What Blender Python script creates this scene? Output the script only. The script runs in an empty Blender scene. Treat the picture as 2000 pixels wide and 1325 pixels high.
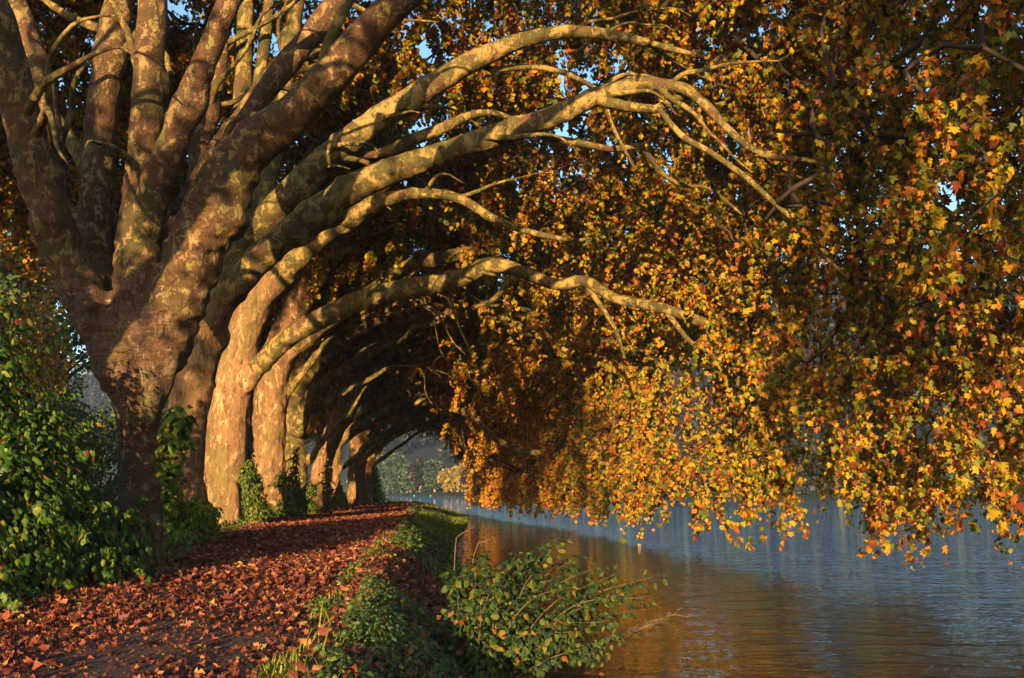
import bpy, math
import numpy as np
from mathutils import Vector

# ------------------------------------------------------------------ camera, sky, sun, exposure
SC = bpy.context.scene
COL = SC.collection
F = 1944.0
TH = math.atan(292.5 / F)
CT, ST = math.cos(TH), math.sin(TH)
CAMH = 1.2
WATER = -0.9
cam = bpy.data.cameras.new('camera')
cam.sensor_width = 36.0
cam.lens = 36.0 * F / 2000.0
cam.clip_start = 0.1
cam.clip_end = 6000
camo = bpy.data.objects.new('camera', cam)
COL.objects.link(camo)
camo.location = (0, 0, CAMH)
camo.rotation_euler = (math.pi / 2 + TH, 0, 0)
SC.camera = camo

SUN_AZ = math.radians(-9)      # from straight behind the camera towards the lake
SUN_EL = math.radians(5.8)
world = bpy.data.worlds.new('World')
SC.world = world
world.use_nodes = True
wn = world.node_tree
for n in list(wn.nodes):
    wn.nodes.remove(n)
wo = wn.nodes.new('ShaderNodeOutputWorld')
wb = wn.nodes.new('ShaderNodeBackground')
sky = wn.nodes.new('ShaderNodeTexSky')
sky.sky_type = 'NISHITA'
sky.sun_disc = False
sky.sun_elevation = SUN_EL
sky.sun_rotation = math.pi - SUN_AZ
sky.air_density = 1.0
sky.dust_density = 1.4
sky.ozone_density = 2.5
wb.inputs['Strength'].default_value = 0.15
wn.links.new(sky.outputs[0], wb.inputs[0])
wn.links.new(wb.outputs[0], wo.inputs[0])

sun = bpy.data.lights.new('sun', 'SUN')
sun.energy = 5.0
sun.angle = math.radians(0.5)
sun.color = (1.0, 0.69, 0.36)
suno = bpy.data.objects.new('sun', sun)
COL.objects.link(suno)
sd = Vector((math.sin(SUN_AZ) * math.cos(SUN_EL), -math.cos(SUN_AZ) * math.cos(SUN_EL), math.sin(SUN_EL)))
suno.rotation_euler = sd.to_track_quat('Z', 'Y').to_euler()
suno.location = sd * 50

SC.view_settings.view_transform = 'Standard'
SC.view_settings.look = 'None'
SC.view_settings.exposure = 1.75
SC.view_settings.gamma = 1.0
SC.view_settings.use_curve_mapping = False
SC.render.engine = 'CYCLES'
cy = SC.cycles
cy.max_bounces = 6
cy.diffuse_bounces = 4
cy.glossy_bounces = 3
cy.transmission_bounces = 4
cy.transparent_max_bounces = 4
cy.volume_bounces = 0
cy.caustics_reflective = False
cy.caustics_refractive = False
cy.sample_clamp_indirect = 4.0

# ------------------------------------------------------------------ helpers
RNG = np.random.default_rng(7)

def P(px, py, Y):
    """world point on the viewing line of photo pixel (px, py) at depth Y"""
    u = (px - 1000) / F
    v = (662.5 - py) / F
    k = Y / (CT - v * ST)
    return np.array([u * k, Y, CAMH + (ST + v * CT) * k])

def PXR(wpx, Y):
    return 0.5 * wpx * Y / F

def hash3(ix, iy, iz, seed):
    h = (ix * 374761393 + iy * 668265263 + iz * 2147483647 + seed * 1274126177) & 0xffffffff
    h = ((h ^ (h >> 13)) * 1274126177) & 0xffffffff
    h = (h ^ (h >> 16)) & 0xffffffff
    return h / 4294967295.0

def noise3(p, scale=1.0, seed=0):
    """value noise -1..1, p (N,3)"""
    q = np.asarray(p, dtype=np.float64) * scale + 1000.0
    i = np.floor(q).astype(np.int64)
    f = q - i
    f = f * f * (3 - 2 * f)
    r = 0
    for dx in (0, 1):
        for dy in (0, 1):
            for dz in (0, 1):
                w = (f[:, 0] if dx else 1 - f[:, 0]) * (f[:, 1] if dy else 1 - f[:, 1]) * (f[:, 2] if dz else 1 - f[:, 2])
                r = r + w * hash3(i[:, 0] + dx, i[:, 1] + dy, i[:, 2] + dz, seed)
    return r * 2 - 1

class MB:
    """collects vertices and faces of one mesh"""
    def __init__(self):
        self.v, self.f, self.n = [], {}, 0
        self.mi = {}
    def add(self, verts, faces, mat=0):
        verts = np.asarray(verts, dtype=np.float32).reshape(-1, 3)
        faces = np.asarray(faces, dtype=np.int32)
        self.v.append(verts)
        k = faces.shape[1]
        self.f.setdefault(k, []).append(faces + self.n)
        self.mi.setdefault(k, []).append(np.full(len(faces), mat, dtype=np.int32))
        self.n += len(verts)
    def mesh(self, name, smooth=True):
        me = bpy.data.meshes.new(name)
        V = np.concatenate(self.v)
        loops, starts, mids, pos = [], [], [], 0
        for k in sorted(self.f):
            fa = np.concatenate(self.f[k])
            loops.append(fa.ravel())
            starts.append(pos + np.arange(len(fa), dtype=np.int32) * k)
            mids.append(np.concatenate(self.mi[k]))
            pos += fa.size
        loops = np.concatenate(loops)
        starts = np.concatenate(starts).astype(np.int32)
        me.vertices.add(len(V))
        me.vertices.foreach_set('co', V.ravel())
        me.loops.add(len(loops))
        me.loops.foreach_set('vertex_index', loops.astype(np.int32))
        me.polygons.add(len(starts))
        me.polygons.foreach_set('loop_start', starts)
        me.polygons.foreach_set('material_index', np.concatenate(mids))
        me.polygons.foreach_set('use_smooth', np.full(len(starts), smooth, dtype=bool))
        me.update(calc_edges=True)
        return me
    def build(self, name, mats, parent=None, smooth=True):
        me = self.mesh(name, smooth)
        for m in (mats if isinstance(mats, (list, tuple)) else [mats]):
            me.materials.append(m)
        o = bpy.data.objects.new(name, me)
        COL.objects.link(o)
        if parent is not None:
            o.parent = parent
            o.matrix_parent_inverse = parent.matrix_world.inverted()
        return o

def tag(o, label=None, cat=None, group=None, kind=None):
    if label: o['label'] = label
    if cat: o['category'] = cat
    if group: o['group'] = group
    if kind: o['kind'] = kind
    return o

def empty(name, loc):
    o = bpy.data.objects.new(name, None)
    COL.objects.link(o)
    o.location = tuple(float(c) for c in loc)
    o.empty_display_size = 0.5
    bpy.context.view_layer.update() if False else None
    from mathutils import Matrix
    o.matrix_world = Matrix.Translation(o.location)
    return o

def norm(a):
    return a / np.maximum(np.linalg.norm(a, axis=-1, keepdims=True), 1e-9)

def catmull(pts, n):
    """smooth resample of (K,D) control points by arc position"""
    pts = np.asarray(pts, dtype=float)
    K = len(pts)
    if K == 2:
        t = np.linspace(0, 1, n)[:, None]
        return pts[0] * (1 - t) + pts[1] * t
    d = np.linalg.norm(np.diff(pts[:, :3], axis=0), axis=1)
    s = np.concatenate([[0], np.cumsum(d)])
    q = np.linspace(0, s[-1], n)
    ext = np.vstack([2 * pts[0] - pts[1], pts, 2 * pts[-1] - pts[-2]])
    out = np.zeros((n, pts.shape[1]))
    for i, x in enumerate(q):
        k = min(max(np.searchsorted(s, x, side='right') - 1, 0), K - 2)
        t = (x - s[k]) / max(d[k], 1e-9)
        p0, p1, p2, p3 = ext[k], ext[k + 1], ext[k + 2], ext[k + 3]
        out[i] = 0.5 * ((2 * p1) + (-p0 + p2) * t + (2 * p0 - 5 * p1 + 4 * p2 - p3) * t * t + (-p0 + 3 * p1 - 3 * p2 + p3) * t ** 3)
    return out

def tube(pts, rad, sides=10, cap=True, rough=0.0, seed=0):
    pts = np.asarray(pts, float); rad = np.asarray(rad, float)
    n = len(pts)
    tan = norm(np.gradient(pts, axis=0))
    ref = np.array([0.13, 0.97, 0.2]) if abs(tan[0][1]) < 0.9 else np.array([1.0, 0, 0])
    U = np.zeros((n, 3))
    u = norm(ref - tan[0] * ref.dot(tan[0]))
    for i in range(n):
        u = u - tan[i] * u.dot(tan[i]); u = u / max(np.linalg.norm(u), 1e-9)
        U[i] = u
    W = np.cross(tan, U)
    a = np.arange(sides) * 2 * math.pi / sides
    ring = pts[:, None, :] + rad[:, None, None] * (np.cos(a)[None, :, None] * U[:, None, :] + np.sin(a)[None, :, None] * W[:, None, :])
    V = ring.reshape(-1, 3)
    if rough:
        nn = noise3(V, 1.0 / max(rad.mean() * 1.6, 0.05), seed)
        V = pts.repeat(sides, 0) + (V - pts.repeat(sides, 0)) * (1 + rough * nn)[:, None]
    i = np.arange(n - 1)[:, None] * sides; j = np.arange(sides)[None, :]; j2 = (j + 1) % sides
    Q = np.stack([i + j, i + j2, i + sides + j2, i + sides + j], -1).reshape(-1, 4)
    T = None
    if cap:
        V = np.vstack([V, pts[0] - tan[0] * rad[0] * .3, pts[-1] + tan[-1] * rad[-1] * .3])
        a0, a1 = n * sides, n * sides + 1
        jj = np.arange(sides)
        T = np.vstack([np.stack([np.full(sides, a0), (jj + 1) % sides, jj], -1),
                       np.stack([np.full(sides, a1), (n - 1) * sides + jj, (n - 1) * sides + (jj + 1) % sides], -1)])
    return V, Q, T

def add_tube(mb, pts, rad, sides=8, cap=True, rough=0.0, seed=0, mat=0):
    V, Q, T = tube(pts, rad, sides, cap, rough, seed)
    base = mb.n
    mb.add(V, Q, mat)
    if T is not None:
        mb.f.setdefault(3, []).append((T + base).astype(np.int32))
        mb.mi.setdefault(3, []).append(np.full(len(T), mat, dtype=np.int32))

def tubes_batch(mb, Pn, R, sides=3, mat=0):
    """Pn (M,K,3), R (M,K)"""
    M, K, _ = Pn.shape
    if M == 0: return
    tan = norm(np.gradient(Pn, axis=1))
    ref = np.zeros_like(tan); ref[..., 0] = 0.9; ref[..., 1] = .43
    U = norm(ref - tan * (ref * tan).sum(-1, keepdims=True))
    W = np.cross(tan, U)
    a = np.arange(sides) * 2 * math.pi / sides
    V = Pn[:, :, None, :] + R[:, :, None, None] * (np.cos(a)[:, None] * U[:, :, None, :] + np.sin(a)[:, None] * W[:, :, None, :])
    i = np.arange(K - 1)[:, None] * sides; j = np.arange(sides)[None, :]; j2 = (j + 1) % sides
    Q = np.stack([i + j, i + j2, i + sides + j2, i + sides + j], -1).reshape(-1, 4)
    Q = (Q[None] + (np.arange(M) * K * sides)[:, None, None]).reshape(-1, 4)
    mb.add(V.reshape(-1, 3), Q, mat)

# leaf outlines: (x across, y along, z out of plane)
def lobed():
    o = [(0, 0), (.30, -.06), (.58, .12), (.36, .30), (.66, .60), (.26, .60), (0, 1.02), (-.26, .60), (-.66, .60), (-.36, .30), (-.58, .12), (-.30, -.06)]
    v = [(0, .36, 0)] + [(x, y, -.22 * abs(x) - .10 * y * y) for x, y in o]
    n = len(o)
    return np.array(v, float), np.array([(0, 1 + i, 1 + (i + 1) % n) for i in range(n)])
def mapleish():
    o = [(0, 0), (.48, .10), (.55, .58), (.0, 1.0), (-.55, .58), (-.48, .10)]
    v = [(0, .4, .06)] + [(x, y, -.2 * abs(x) - .08 * y * y) for x, y in o]
    n = len(o)
    return np.array(v, float), np.array([(0, 1 + i, 1 + (i + 1) % n) for i in range(n)])
def kite():
    v = [(0, 0, 0), (.5, .45, -.14), (0, 1, -.1), (-.5, .45, -.14)]
    return np.array(v, float), np.array([(0, 1, 2), (0, 2, 3)])
def ovate(w=.36):
    v = [(0, 0, 0), (w * .8, .22, -.05), (w, .5, -.08), (w * .62, .8, -.10), (0, 1.05, -.16), (-w * .62, .8, -.10), (-w, .5, -.08), (-w * .8, .22, -.05), (0, .5, .05)]
    f = [(8, i, (i + 1) % 8) for i in range(8)]
    return np.array(v, float), np.array(f)
LOBED, MAPLE, KITE, OVATE, ROUND = lobed(), mapleish(), kite(), ovate(), ovate(.46)

def add_leaves(mb, pos, tip, nrm, size, shape, mat=0, rng=RNG, warp=.25):
    """pos (N,3), tip dir (N,3), normal (N,3), size (N,)"""
    if len(pos) == 0: return
    S, Fc = shape
    tip = norm(tip)
    nrm = norm(nrm - tip * (nrm * tip).sum(-1, keepdims=True))
    side = np.cross(tip, nrm)
    sc = np.asarray(size)[:, None]
    asp = rng.uniform(.8, 1.15, (len(pos), 1))
    curl = rng.uniform(.2, 2.0, (len(pos), 1)) * np.where(rng.random((len(pos), 1)) < .3, rng.uniform(1.5, 3.2, (len(pos), 1)), 1)
    asp = asp * np.where(rng.random((len(pos), 1)) < .25, .62, 1)
    X = S[None, :, 0] * asp; Yy = np.repeat(S[None, :, 1], len(pos), 0)
    X = X * rng.uniform(.78, 1.2, X.shape); Yy = Yy * rng.uniform(.86, 1.1, Yy.shape); Z = S[None, :, 2] * curl
    Z = Z + rng.normal(0, warp * .16, Z.shape)
    V = pos[:, None, :] + sc[:, :, None] * (X[..., None] * side[:, None] + Yy[..., None] * tip[:, None] + Z[..., None] * nrm[:, None])
    k = len(S)
    Q = (Fc[None] + (np.arange(len(pos)) * k)[:, None, None]).reshape(-1, 3)
    mb.add(V.reshape(-1, 3), Q, mat)

def rdir(n, rng=RNG):
    return norm(rng.normal(size=(n, 3)))

# ------------------------------------------------------------------ materials
def newmat(name):
    m = bpy.data.materials.new(name)
    m.use_nodes = True
    nt = m.node_tree
    for n in list(nt.nodes):
        nt.nodes.remove(n)
    return m, nt, nt.nodes.new('ShaderNodeOutputMaterial')

def N(nt, typ, **kw):
    n = nt.nodes.new(typ)
    for k, v in kw.items():
        if k.startswith('i_'):
            n.inputs[k[2:].replace('_', ' ')].default_value = v
        else:
            setattr(n, k, v)
    return n

def ramp(nt, fac, stops, interp='LINEAR'):
    r = nt.nodes.new('ShaderNodeValToRGB')
    r.color_ramp.interpolation = interp
    els = r.color_ramp.elements
    while len(els) > 1:
        els.remove(els[-1])
    els[0].position = stops[0][0]; els[0].color = (*stops[0][1], 1)
    for p, c in stops[1:]:
        e = els.new(p); e.color = (*c, 1)
    nt.links.new(fac, r.inputs[0])
    return r.outputs[0]

def mapped(nt, scale=(1, 1, 1)):
    tc = nt.nodes.new('ShaderNodeNewGeometry')
    mp = nt.nodes.new('ShaderNodeMapping')
    mp.inputs['Scale'].default_value = scale
    nt.links.new(tc.outputs['Position'], mp.inputs['Vector'])
    return mp.outputs[0]

def noise(nt, vec, scale, detail=4, rough=.55, dist=0.0, out='Fac'):
    n = N(nt, 'ShaderNodeTexNoise', i_Scale=scale, i_Detail=detail, i_Roughness=rough, i_Distortion=dist)
    nt.links.new(vec, n.inputs['Vector'])
    return n.outputs[out]

def mixc(nt, fac, a, b, mode='MIX'):
    m = nt.nodes.new('ShaderNodeMix'); m.data_type = 'RGBA'; m.blend_type = mode
    for s, v in ((0, fac), (6, a), (7, b)):
        if isinstance(v, (int, float)):
            m.inputs[s].default_value = v
        elif isinstance(v, tuple):
            m.inputs[s].default_value = (*v, 1)
        else:
            nt.links.new(v, m.inputs[s])
    return m.outputs[2]

def math_(nt, op, a, b=0.0, c=None, clamp=False):
    m = nt.nodes.new('ShaderNodeMath'); m.operation = op; m.use_clamp = clamp
    for i, v in enumerate((a, b) if c is None else (a, b, c)):
        if isinstance(v, (int, float)): m.inputs[i].default_value = v
        else: nt.links.new(v, m.inputs[i])
    return m.outputs[0]

def leaf_mat(name, stops, trans=.35, patch=.35, pscale=.35, tcol=1.25, gloss=.25, rough=.5):
    m, nt, out = newmat(name)
    g = nt.nodes.new('ShaderNodeNewGeometry')
    vec = mapped(nt)
    ns = noise(nt, vec, pscale, 2)
    f = math_(nt, 'MULTIPLY_ADD', ns, patch * 2.2, -patch * 1.1)
    f = math_(nt, 'ADD', f, g.outputs['Random Per Island'], clamp=True)
    col = ramp(nt, f, stops)
    # blotches and veins of the leaf itself
    n2 = noise(nt, vec, 38, 3, .6)
    col = mixc(nt, ramp(nt, n2, [(.5, (0, 0, 0)), (.75, (.7, .7, .7))]), col, (.12, .04, .01))
    pb = N(nt, 'ShaderNodeBsdfPrincipled', i_Roughness=rough)
    pb.inputs['Specular IOR Level'].default_value = gloss
    nt.links.new(col, pb.inputs['Base Color'])
    tr = nt.nodes.new('ShaderNodeBsdfTranslucent')
    tc = mixc(nt, 1.0, col, (tcol, tcol * .9, tcol * .45), 'MULTIPLY')
    nt.links.new(tc, tr.inputs[0])
    mx = nt.nodes.new('ShaderNodeMixShader'); mx.inputs[0].default_value = trans
    nt.links.new(pb.outputs[0], mx.inputs[1]); nt.links.new(tr.outputs[0], mx.inputs[2])
    nt.links.new(mx.outputs[0], out.inputs[0])
    return m

M = {}
M['plane_leaf'] = leaf_mat('plane_leaf', [(0, (.05, .085, .008)), (.22, (.16, .18, .012)), (.42, (.42, .31, .018)), (.62, (.54, .28, .02)), (.78, (.42, .13, .018)), (.90, (.24, .05, .014)), (1, (.10, .028, .01))], trans=.48, patch=.30)
M['plane_leaf_far'] = leaf_mat('plane_leaf_far', [(0, (.10, .12, .01)), (.15, (.30, .24, .016)), (.4, (.60, .33, .02)), (.65, (.62, .24, .025)), (.85, (.44, .12, .02)), (1, (.2, .05, .012))], trans=.45, patch=.14)
M['shrub_leaf'] = leaf_mat('shrub_leaf', [(0, (.012, .045, .010)), (.45, (.03, .095, .010)), (.78, (.075, .14, .012)), (.95, (.16, .17, .015)), (.975, (.16, .03, .015)), (1, (.12, .012, .015))], trans=.3, patch=.16, pscale=.9)
M['bright_leaf'] = leaf_mat('bright_leaf', [(0, (.05, .12, .012)), (.5, (.12, .2, .015)), (.85, (.24, .27, .02)), (1, (.35, .28, .03))], trans=.35, patch=.2)
M['green_leaf'] = leaf_mat('green_leaf', [(0, (.018, .05, .012)), (.5, (.05, .105, .014)), (.9, (.11, .15, .018)), (1, (.2, .15, .02))], trans=.3, patch=.25)
M['alder_leaf'] = leaf_mat('alder_leaf', [(0, (.006, .026, .010)), (.5, (.016, .048, .012)), (.8, (.045, .085, .012)), (.96, (.12, .12, .015)), (1, (.2, .08, .02))], trans=.3, patch=.3, gloss=.2, rough=.6)
M['litter'] = leaf_mat('litter', [(0, (.04, .012, .010)), (.35, (.09, .022, .014)), (.65, (.18, .045, .024)), (.88, (.28, .09, .048)), (.97, (.38, .18, .05)), (1, (.2, .2, .04))], trans=.12, patch=.1, rough=.6)
M['grass'] = leaf_mat('grass', [(0, (.04, .09, .012)), (.5, (.12, .20, .016)), (.85, (.24, .27, .02)), (1, (.3, .24, .05))], trans=.3, patch=.2, pscale=.8)
M['cover_leaf'] = leaf_mat('cover_leaf', [(0, (.02, .055, .018)), (.5, (.045, .10, .025)), (.85, (.1, .15, .025)), (1, (.22, .2, .03))], trans=.25, patch=.25)
M['far_leaf'] = leaf_mat('far_leaf', [(0, (.018, .04, .03)), (.6, (.035, .07, .045)), (1, (.06, .09, .04))], trans=.2, patch=.25, pscale=.05)
M['far_yellow'] = leaf_mat('far_yellow', [(0, (.12, .11, .03)), (.6, (.26, .19, .04)), (1, (.35, .2, .04))], trans=.2, patch=.2, pscale=.2)
M['hill_leaf'] = leaf_mat('hill_leaf', [(0, (.006, .014, .014)), (.5, (.011, .022, .022)), (.8, (.02, .022, .02)), (1, (.035, .022, .018))], trans=.15, patch=.3, pscale=.03)

def bark_mat(name, kind):
    m, nt, out = newmat(name)
    v = mapped(nt, (1, 1, .45) if kind == 'trunk' else (1, 1, .8))
    warp = noise(nt, v, 3.0, 3, .6, out='Color')
    vv = nt.nodes.new('ShaderNodeVectorMath'); vv.operation = 'MULTIPLY_ADD'
    nt.links.new(warp, vv.inputs[0]); vv.inputs[1].default_value = (.35, .35, .35); nt.links.new(v, vv.inputs[2])
    w = vv.outputs[0]
    a = noise(nt, w, 3.2 if kind == 'limb' else 6.0, 5, .62, .4)
    b = noise(nt, w, 5.5, 5, .6, .3)
    c = noise(nt, v, 1.1, 3, .5)
    fine = noise(nt, v, 28, 4, .6)
    if kind == 'trunk':
        base = ramp(nt, c, [(.3, (.12, .062, .026)), (.5, (.19, .098, .040)), (.7, (.24, .13, .055))])
        col = mixc(nt, ramp(nt, a, [(.555, (0, 0, 0)), (.57, (.5, .5, .5)), (.65, (1, 1, 1))]), base, (.40, .26, .12))
        col = mixc(nt, ramp(nt, b, [(.38, (.9, .9, .9)), (.42, (0, 0, 0))]), col, (.10, .045, .022))
        col = mixc(nt, ramp(nt, noise(nt, v, .9, 4, .6), [(.52, (0, 0, 0)), (.68, (.7, .7, .7))]), col, (.13, .11, .03))
    elif kind == 'old':
        base = ramp(nt, c, [(.3, (.095, .048, .024)), (.5, (.165, .085, .042)), (.7, (.21, .12, .06))])
        col = mixc(nt, ramp(nt, a, [(.56, (0, 0, 0)), (.60, (1, 1, 1))]), base, (.26, .17, .09))
        col = mixc(nt, ramp(nt, b, [(.38, (1, 1, 1)), (.42, (0, 0, 0))]), col, (.075, .045, .025))
        col = mixc(nt, ramp(nt, noise(nt, v, 2.0, 4, .6), [(.55, (0, 0, 0)), (.66, (1, 1, 1))]), col, (.16, .15, .04))
    elif kind == 'stem':
        base = ramp(nt, c, [(.35, (.07, .034, .014)), (.5, (.095, .046, .018)), (.65, (.06, .046, .012))])
        col = mixc(nt, ramp(nt, a, [(.555, (0, 0, 0)), (.57, (.55, .55, .55)), (.66, (1, 1, 1))]), base, (.26, .165, .065))
        col = mixc(nt, ramp(nt, b, [(.60, (0, 0, 0)), (.62, (1, 1, 1))]), col, (.17, .14, .035))
        col = mixc(nt, ramp(nt, noise(nt, w, 8.5, 4, .6), [(.36, (1, 1, 1)), (.38, (0, 0, 0))]), col, (.055, .028, .018))
    else:
        base = ramp(nt, c, [(.35, (.05, .040, .010)), (.5, (.085, .068, .014)), (.65, (.085, .04, .018))])
        col = mixc(nt, ramp(nt, a, [(.515, (0, 0, 0)), (.53, (.6, .6, .6)), (.60, (1, 1, 1))]), base, (.27, .18, .05))
        col = mixc(nt, ramp(nt, b, [(.58, (0, 0, 0)), (.60, (1, 1, 1))]), col, (.15, .11, .03))
        col = mixc(nt, ramp(nt, noise(nt, w, 8.5, 4, .6), [(.34, (1, 1, 1)), (.36, (0, 0, 0))]), col, (.17, .055, .035))
    col = mixc(nt, 1.0, col, ramp(nt, fine, [(.3, (.72, .72, .72)), (.7, (1.12, 1.12, 1.12))]), 'MULTIPLY')
    pb = N(nt, 'ShaderNodeBsdfPrincipled', i_Roughness=.8)
    pb.inputs['Specular IOR Level'].default_value = .25
    nt.links.new(col, pb.inputs['Base Color'])
    bp = N(nt, 'ShaderNodeBump', i_Strength=.9, i_Distance=.09 if kind == 'old' else .06)
    crack = noise(nt, mapped(nt, (1, 1, .22)), 9, 5, .7, 1.2)
    col = mixc(nt, ramp(nt, crack, [(.40, (.45, .45, .45)), (.47, (0, 0, 0))]), col, (.03, .017, .01))
    nt.links.new(col, pb.inputs['Base Color'])
    h = math_(nt, 'ADD', math_(nt, 'MULTIPLY', a, 1.0), math_(nt, 'MULTIPLY', fine, .45))
    if kind == 'old': h = math_(nt, 'ADD', h, math_(nt, 'MULTIPLY', noise(nt, mapped(nt, (1, 1, 3.0)), 5, 5, .65, .8), 2.2))
    nt.links.new(h, bp.inputs['Height'])
    nt.links.new(bp.outputs[0], pb.inputs['Normal'])
    nt.links.new(pb.outputs[0], out.inputs[0])
    return m
M['bark'] = bark_mat('plane_bark', 'trunk')
M['bark_old'] = bark_mat('old_plane_bark', 'old')
M['bark_limb'] = bark_mat('plane_limb_bark', 'limb')
M['bark_stem'] = bark_mat('plane_stem_bark', 'stem')

def simple(name, col, rough=.8, nscale=6, var=.35, bump=.3, dist=.02):
    m, nt, out = newmat(name)
    v = mapped(nt)
    n = noise(nt, v, nscale, 5)
    c = ramp(nt, n, [(.3, tuple(x * (1 - var) for x in col)), (.7, tuple(x * (1 + var) for x in col))])
    pb = N(nt, 'ShaderNodeBsdfPrincipled', i_Roughness=rough)
    pb.inputs['Specular IOR Level'].default_value = .3
    nt.links.new(c, pb.inputs['Base Color'])
    bp = N(nt, 'ShaderNodeBump', i_Strength=bump, i_Distance=dist)
    nt.links.new(n, bp.inputs['Height']); nt.links.new(bp.outputs[0], pb.inputs['Normal'])
    nt.links.new(pb.outputs[0], out.inputs[0])
    return m
M['twig'] = simple('twig_bark', (.035, .022, .012), nscale=9)
M['stem'] = simple('green_stem', (.07, .06, .025), nscale=12)
M['far_trunk'] = simple('far_bark', (.22, .17, .12), nscale=2)
M['hill'] = simple('hill_floor', (.012, .018, .015), nscale=.1, bump=0)
M['far_bank'] = simple('far_bank', (.13, .11, .05), nscale=.3, bump=0)
M['dead'] = simple('dead_twig', (.16, .10, .06), nscale=14)

def ground_mat():
    m, nt, out = newmat('soil')
    v = mapped(nt)
    n = noise(nt, v, 1.3, 6, .65)
    n2 = noise(nt, v, 22, 5, .7)
    c = ramp(nt, n, [(.35, (.035, .022, .014)), (.55, (.06, .04, .022)), (.7, (.05, .055, .018))])
    c = mixc(nt, ramp(nt, n2, [(.52, (0, 0, 0)), (.62, (1, 1, 1))]), c, (.14, .05, .025))
    pb = N(nt, 'ShaderNodeBsdfPrincipled', i_Roughness=.9)
    nt.links.new(c, pb.inputs['Base Color'])
    bp = N(nt, 'ShaderNodeBump', i_Strength=.8, i_Distance=.04)
    nt.links.new(n2, bp.inputs['Height']); nt.links.new(bp.outputs[0], pb.inputs['Normal'])
    nt.links.new(pb.outputs[0], out.inputs[0])
    return m
def path_mat():
    m, nt, out = newmat('path_soil')
    v = mapped(nt)
    n = noise(nt, v, 1.6, 6, .65)
    n2 = noise(nt, v, 40, 5, .75)
    c = ramp(nt, n, [(.35, (.020, .012, .009)), (.7, (.045, .024, .016))])
    c = mixc(nt, ramp(nt, n2, [(.50, (0, 0, 0)), (.58, (1, 1, 1))]), c, (.12, .04, .022))
    pb = N(nt, 'ShaderNodeBsdfPrincipled', i_Roughness=.85)
    nt.links.new(c, pb.inputs['Base Color'])
    bp = N(nt, 'ShaderNodeBump', i_Strength=.9, i_Distance=.03)
    nt.links.new(n2, bp.inputs['Height']); nt.links.new(bp.outputs[0], pb.inputs['Normal'])
    nt.links.new(pb.outputs[0], out.inputs[0])
    return m
def water_mat():
    m, nt, out = newmat('lake_water')
    v1 = mapped(nt, (.55, 1.25, 1))
    v2 = mapped(nt, (1.5, 3.4, 1))
    v3 = mapped(nt, (.02, .05, 1))
    n1 = noise(nt, v1, 1.0, 3, .55, .3)
    n2 = noise(nt, v2, 1.0, 3, .6, .4)
    # sheltered and calm by the bank, rippled further out
    sx = nt.nodes.new('ShaderNodeSeparateXYZ'); nt.links.new(mapped(nt), sx.inputs[0])
    shel = math_(nt, 'MULTIPLY_ADD', sx.outputs[0], .20, -.50)
    shel = math_(nt, 'ADD', shel, math_(nt, 'ADD', math_(nt, 'MULTIPLY', sx.outputs[1], .004), math_(nt, 'MULTIPLY', math_(nt, 'MAXIMUM', math_(nt, 'SUBTRACT', sx.outputs[1], 50.0), 0.0), .03)))
    shel = math_(nt, 'MINIMUM', math_(nt, 'MAXIMUM', shel, .07), 1.0)
    br = math_(nt, 'MULTIPLY', shel, math_(nt, 'MULTIPLY_ADD', noise(nt, v3, 1.0, 2), .8, .5))
    h = math_(nt, 'ADD', math_(nt, 'MULTIPLY', n1, .75), math_(nt, 'MULTIPLY', n2, .28))
    h = math_(nt, 'MULTIPLY', h, br)
    pb = N(nt, 'ShaderNodeBsdfPrincipled', i_Roughness=.025, i_IOR=1.4)
    pb.inputs['Base Color'].default_value = (.012, .016, .014, 1)
    bp = N(nt, 'ShaderNodeBump', i_Strength=1.0, i_Distance=.50)
    nt.links.new(h, bp.inputs['Height']); nt.links.new(bp.outputs[0], pb.inputs['Normal'])
    nt.links.new(pb.outputs[0], out.inputs[0])
    return m
M['ground'], M['path'], M['water'] = ground_mat(), path_mat(), water_mat()

# ------------------------------------------------------------------ terrain
SH_Y = [-60, 6, 9, 11, 14, 20, 28, 36, 45, 60, 72, 79, 83, 86]
SH_X = [5, .55, .25, -.05, -.5, -1.05, -1.5, -2.2, -2.4, -2.7, -3.2, -5.0, -9.0, -30]
def shore(Y): return np.interp(Y, SH_Y, SH_X)
def xr(Y): return -.9 - .09 * Y
def xl(Y): return np.interp(Y, [-10, 0, 16, 33, 50, 70, 84], [-2.6, -3.5, -5.25, -8.3, -9.9, -10.5, -10.9])

def gz(x, Y):
    x = np.asarray(x, float); Y = np.asarray(Y, float)
    d = np.minimum(shore(Y) - x, (86 - Y) * .9)
    bankw = np.maximum(np.minimum(3.2, shore(Y) - xr(Y) - .15), .8)
    t = np.clip(d / bankw, 0, 1)
    land = WATER + (t * t * (3 - 2 * t)) * -WATER
    sea = WATER + np.maximum(d, -12) * .35
    z = np.where(d > 0, land, sea)
    p = np.stack([x.ravel(), Y.ravel(), 0 * x.ravel()], -1)
    nn = (noise3(p, .7, 3) * .05 + noise3(p, 2.3, 4) * .02).reshape(z.shape)
    onp = np.clip(1 - np.abs(x - (xl(Y) + xr(Y)) / 2) / 2.6, 0, 1)
    z = z + nn * (1 - .6 * onp)
    # ground rises gently behind the row of trees
    z = z + np.clip(xl(Y) - 3 - x, 0, 60) * .05 * (d > 0)
    # far shore
    return z

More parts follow.
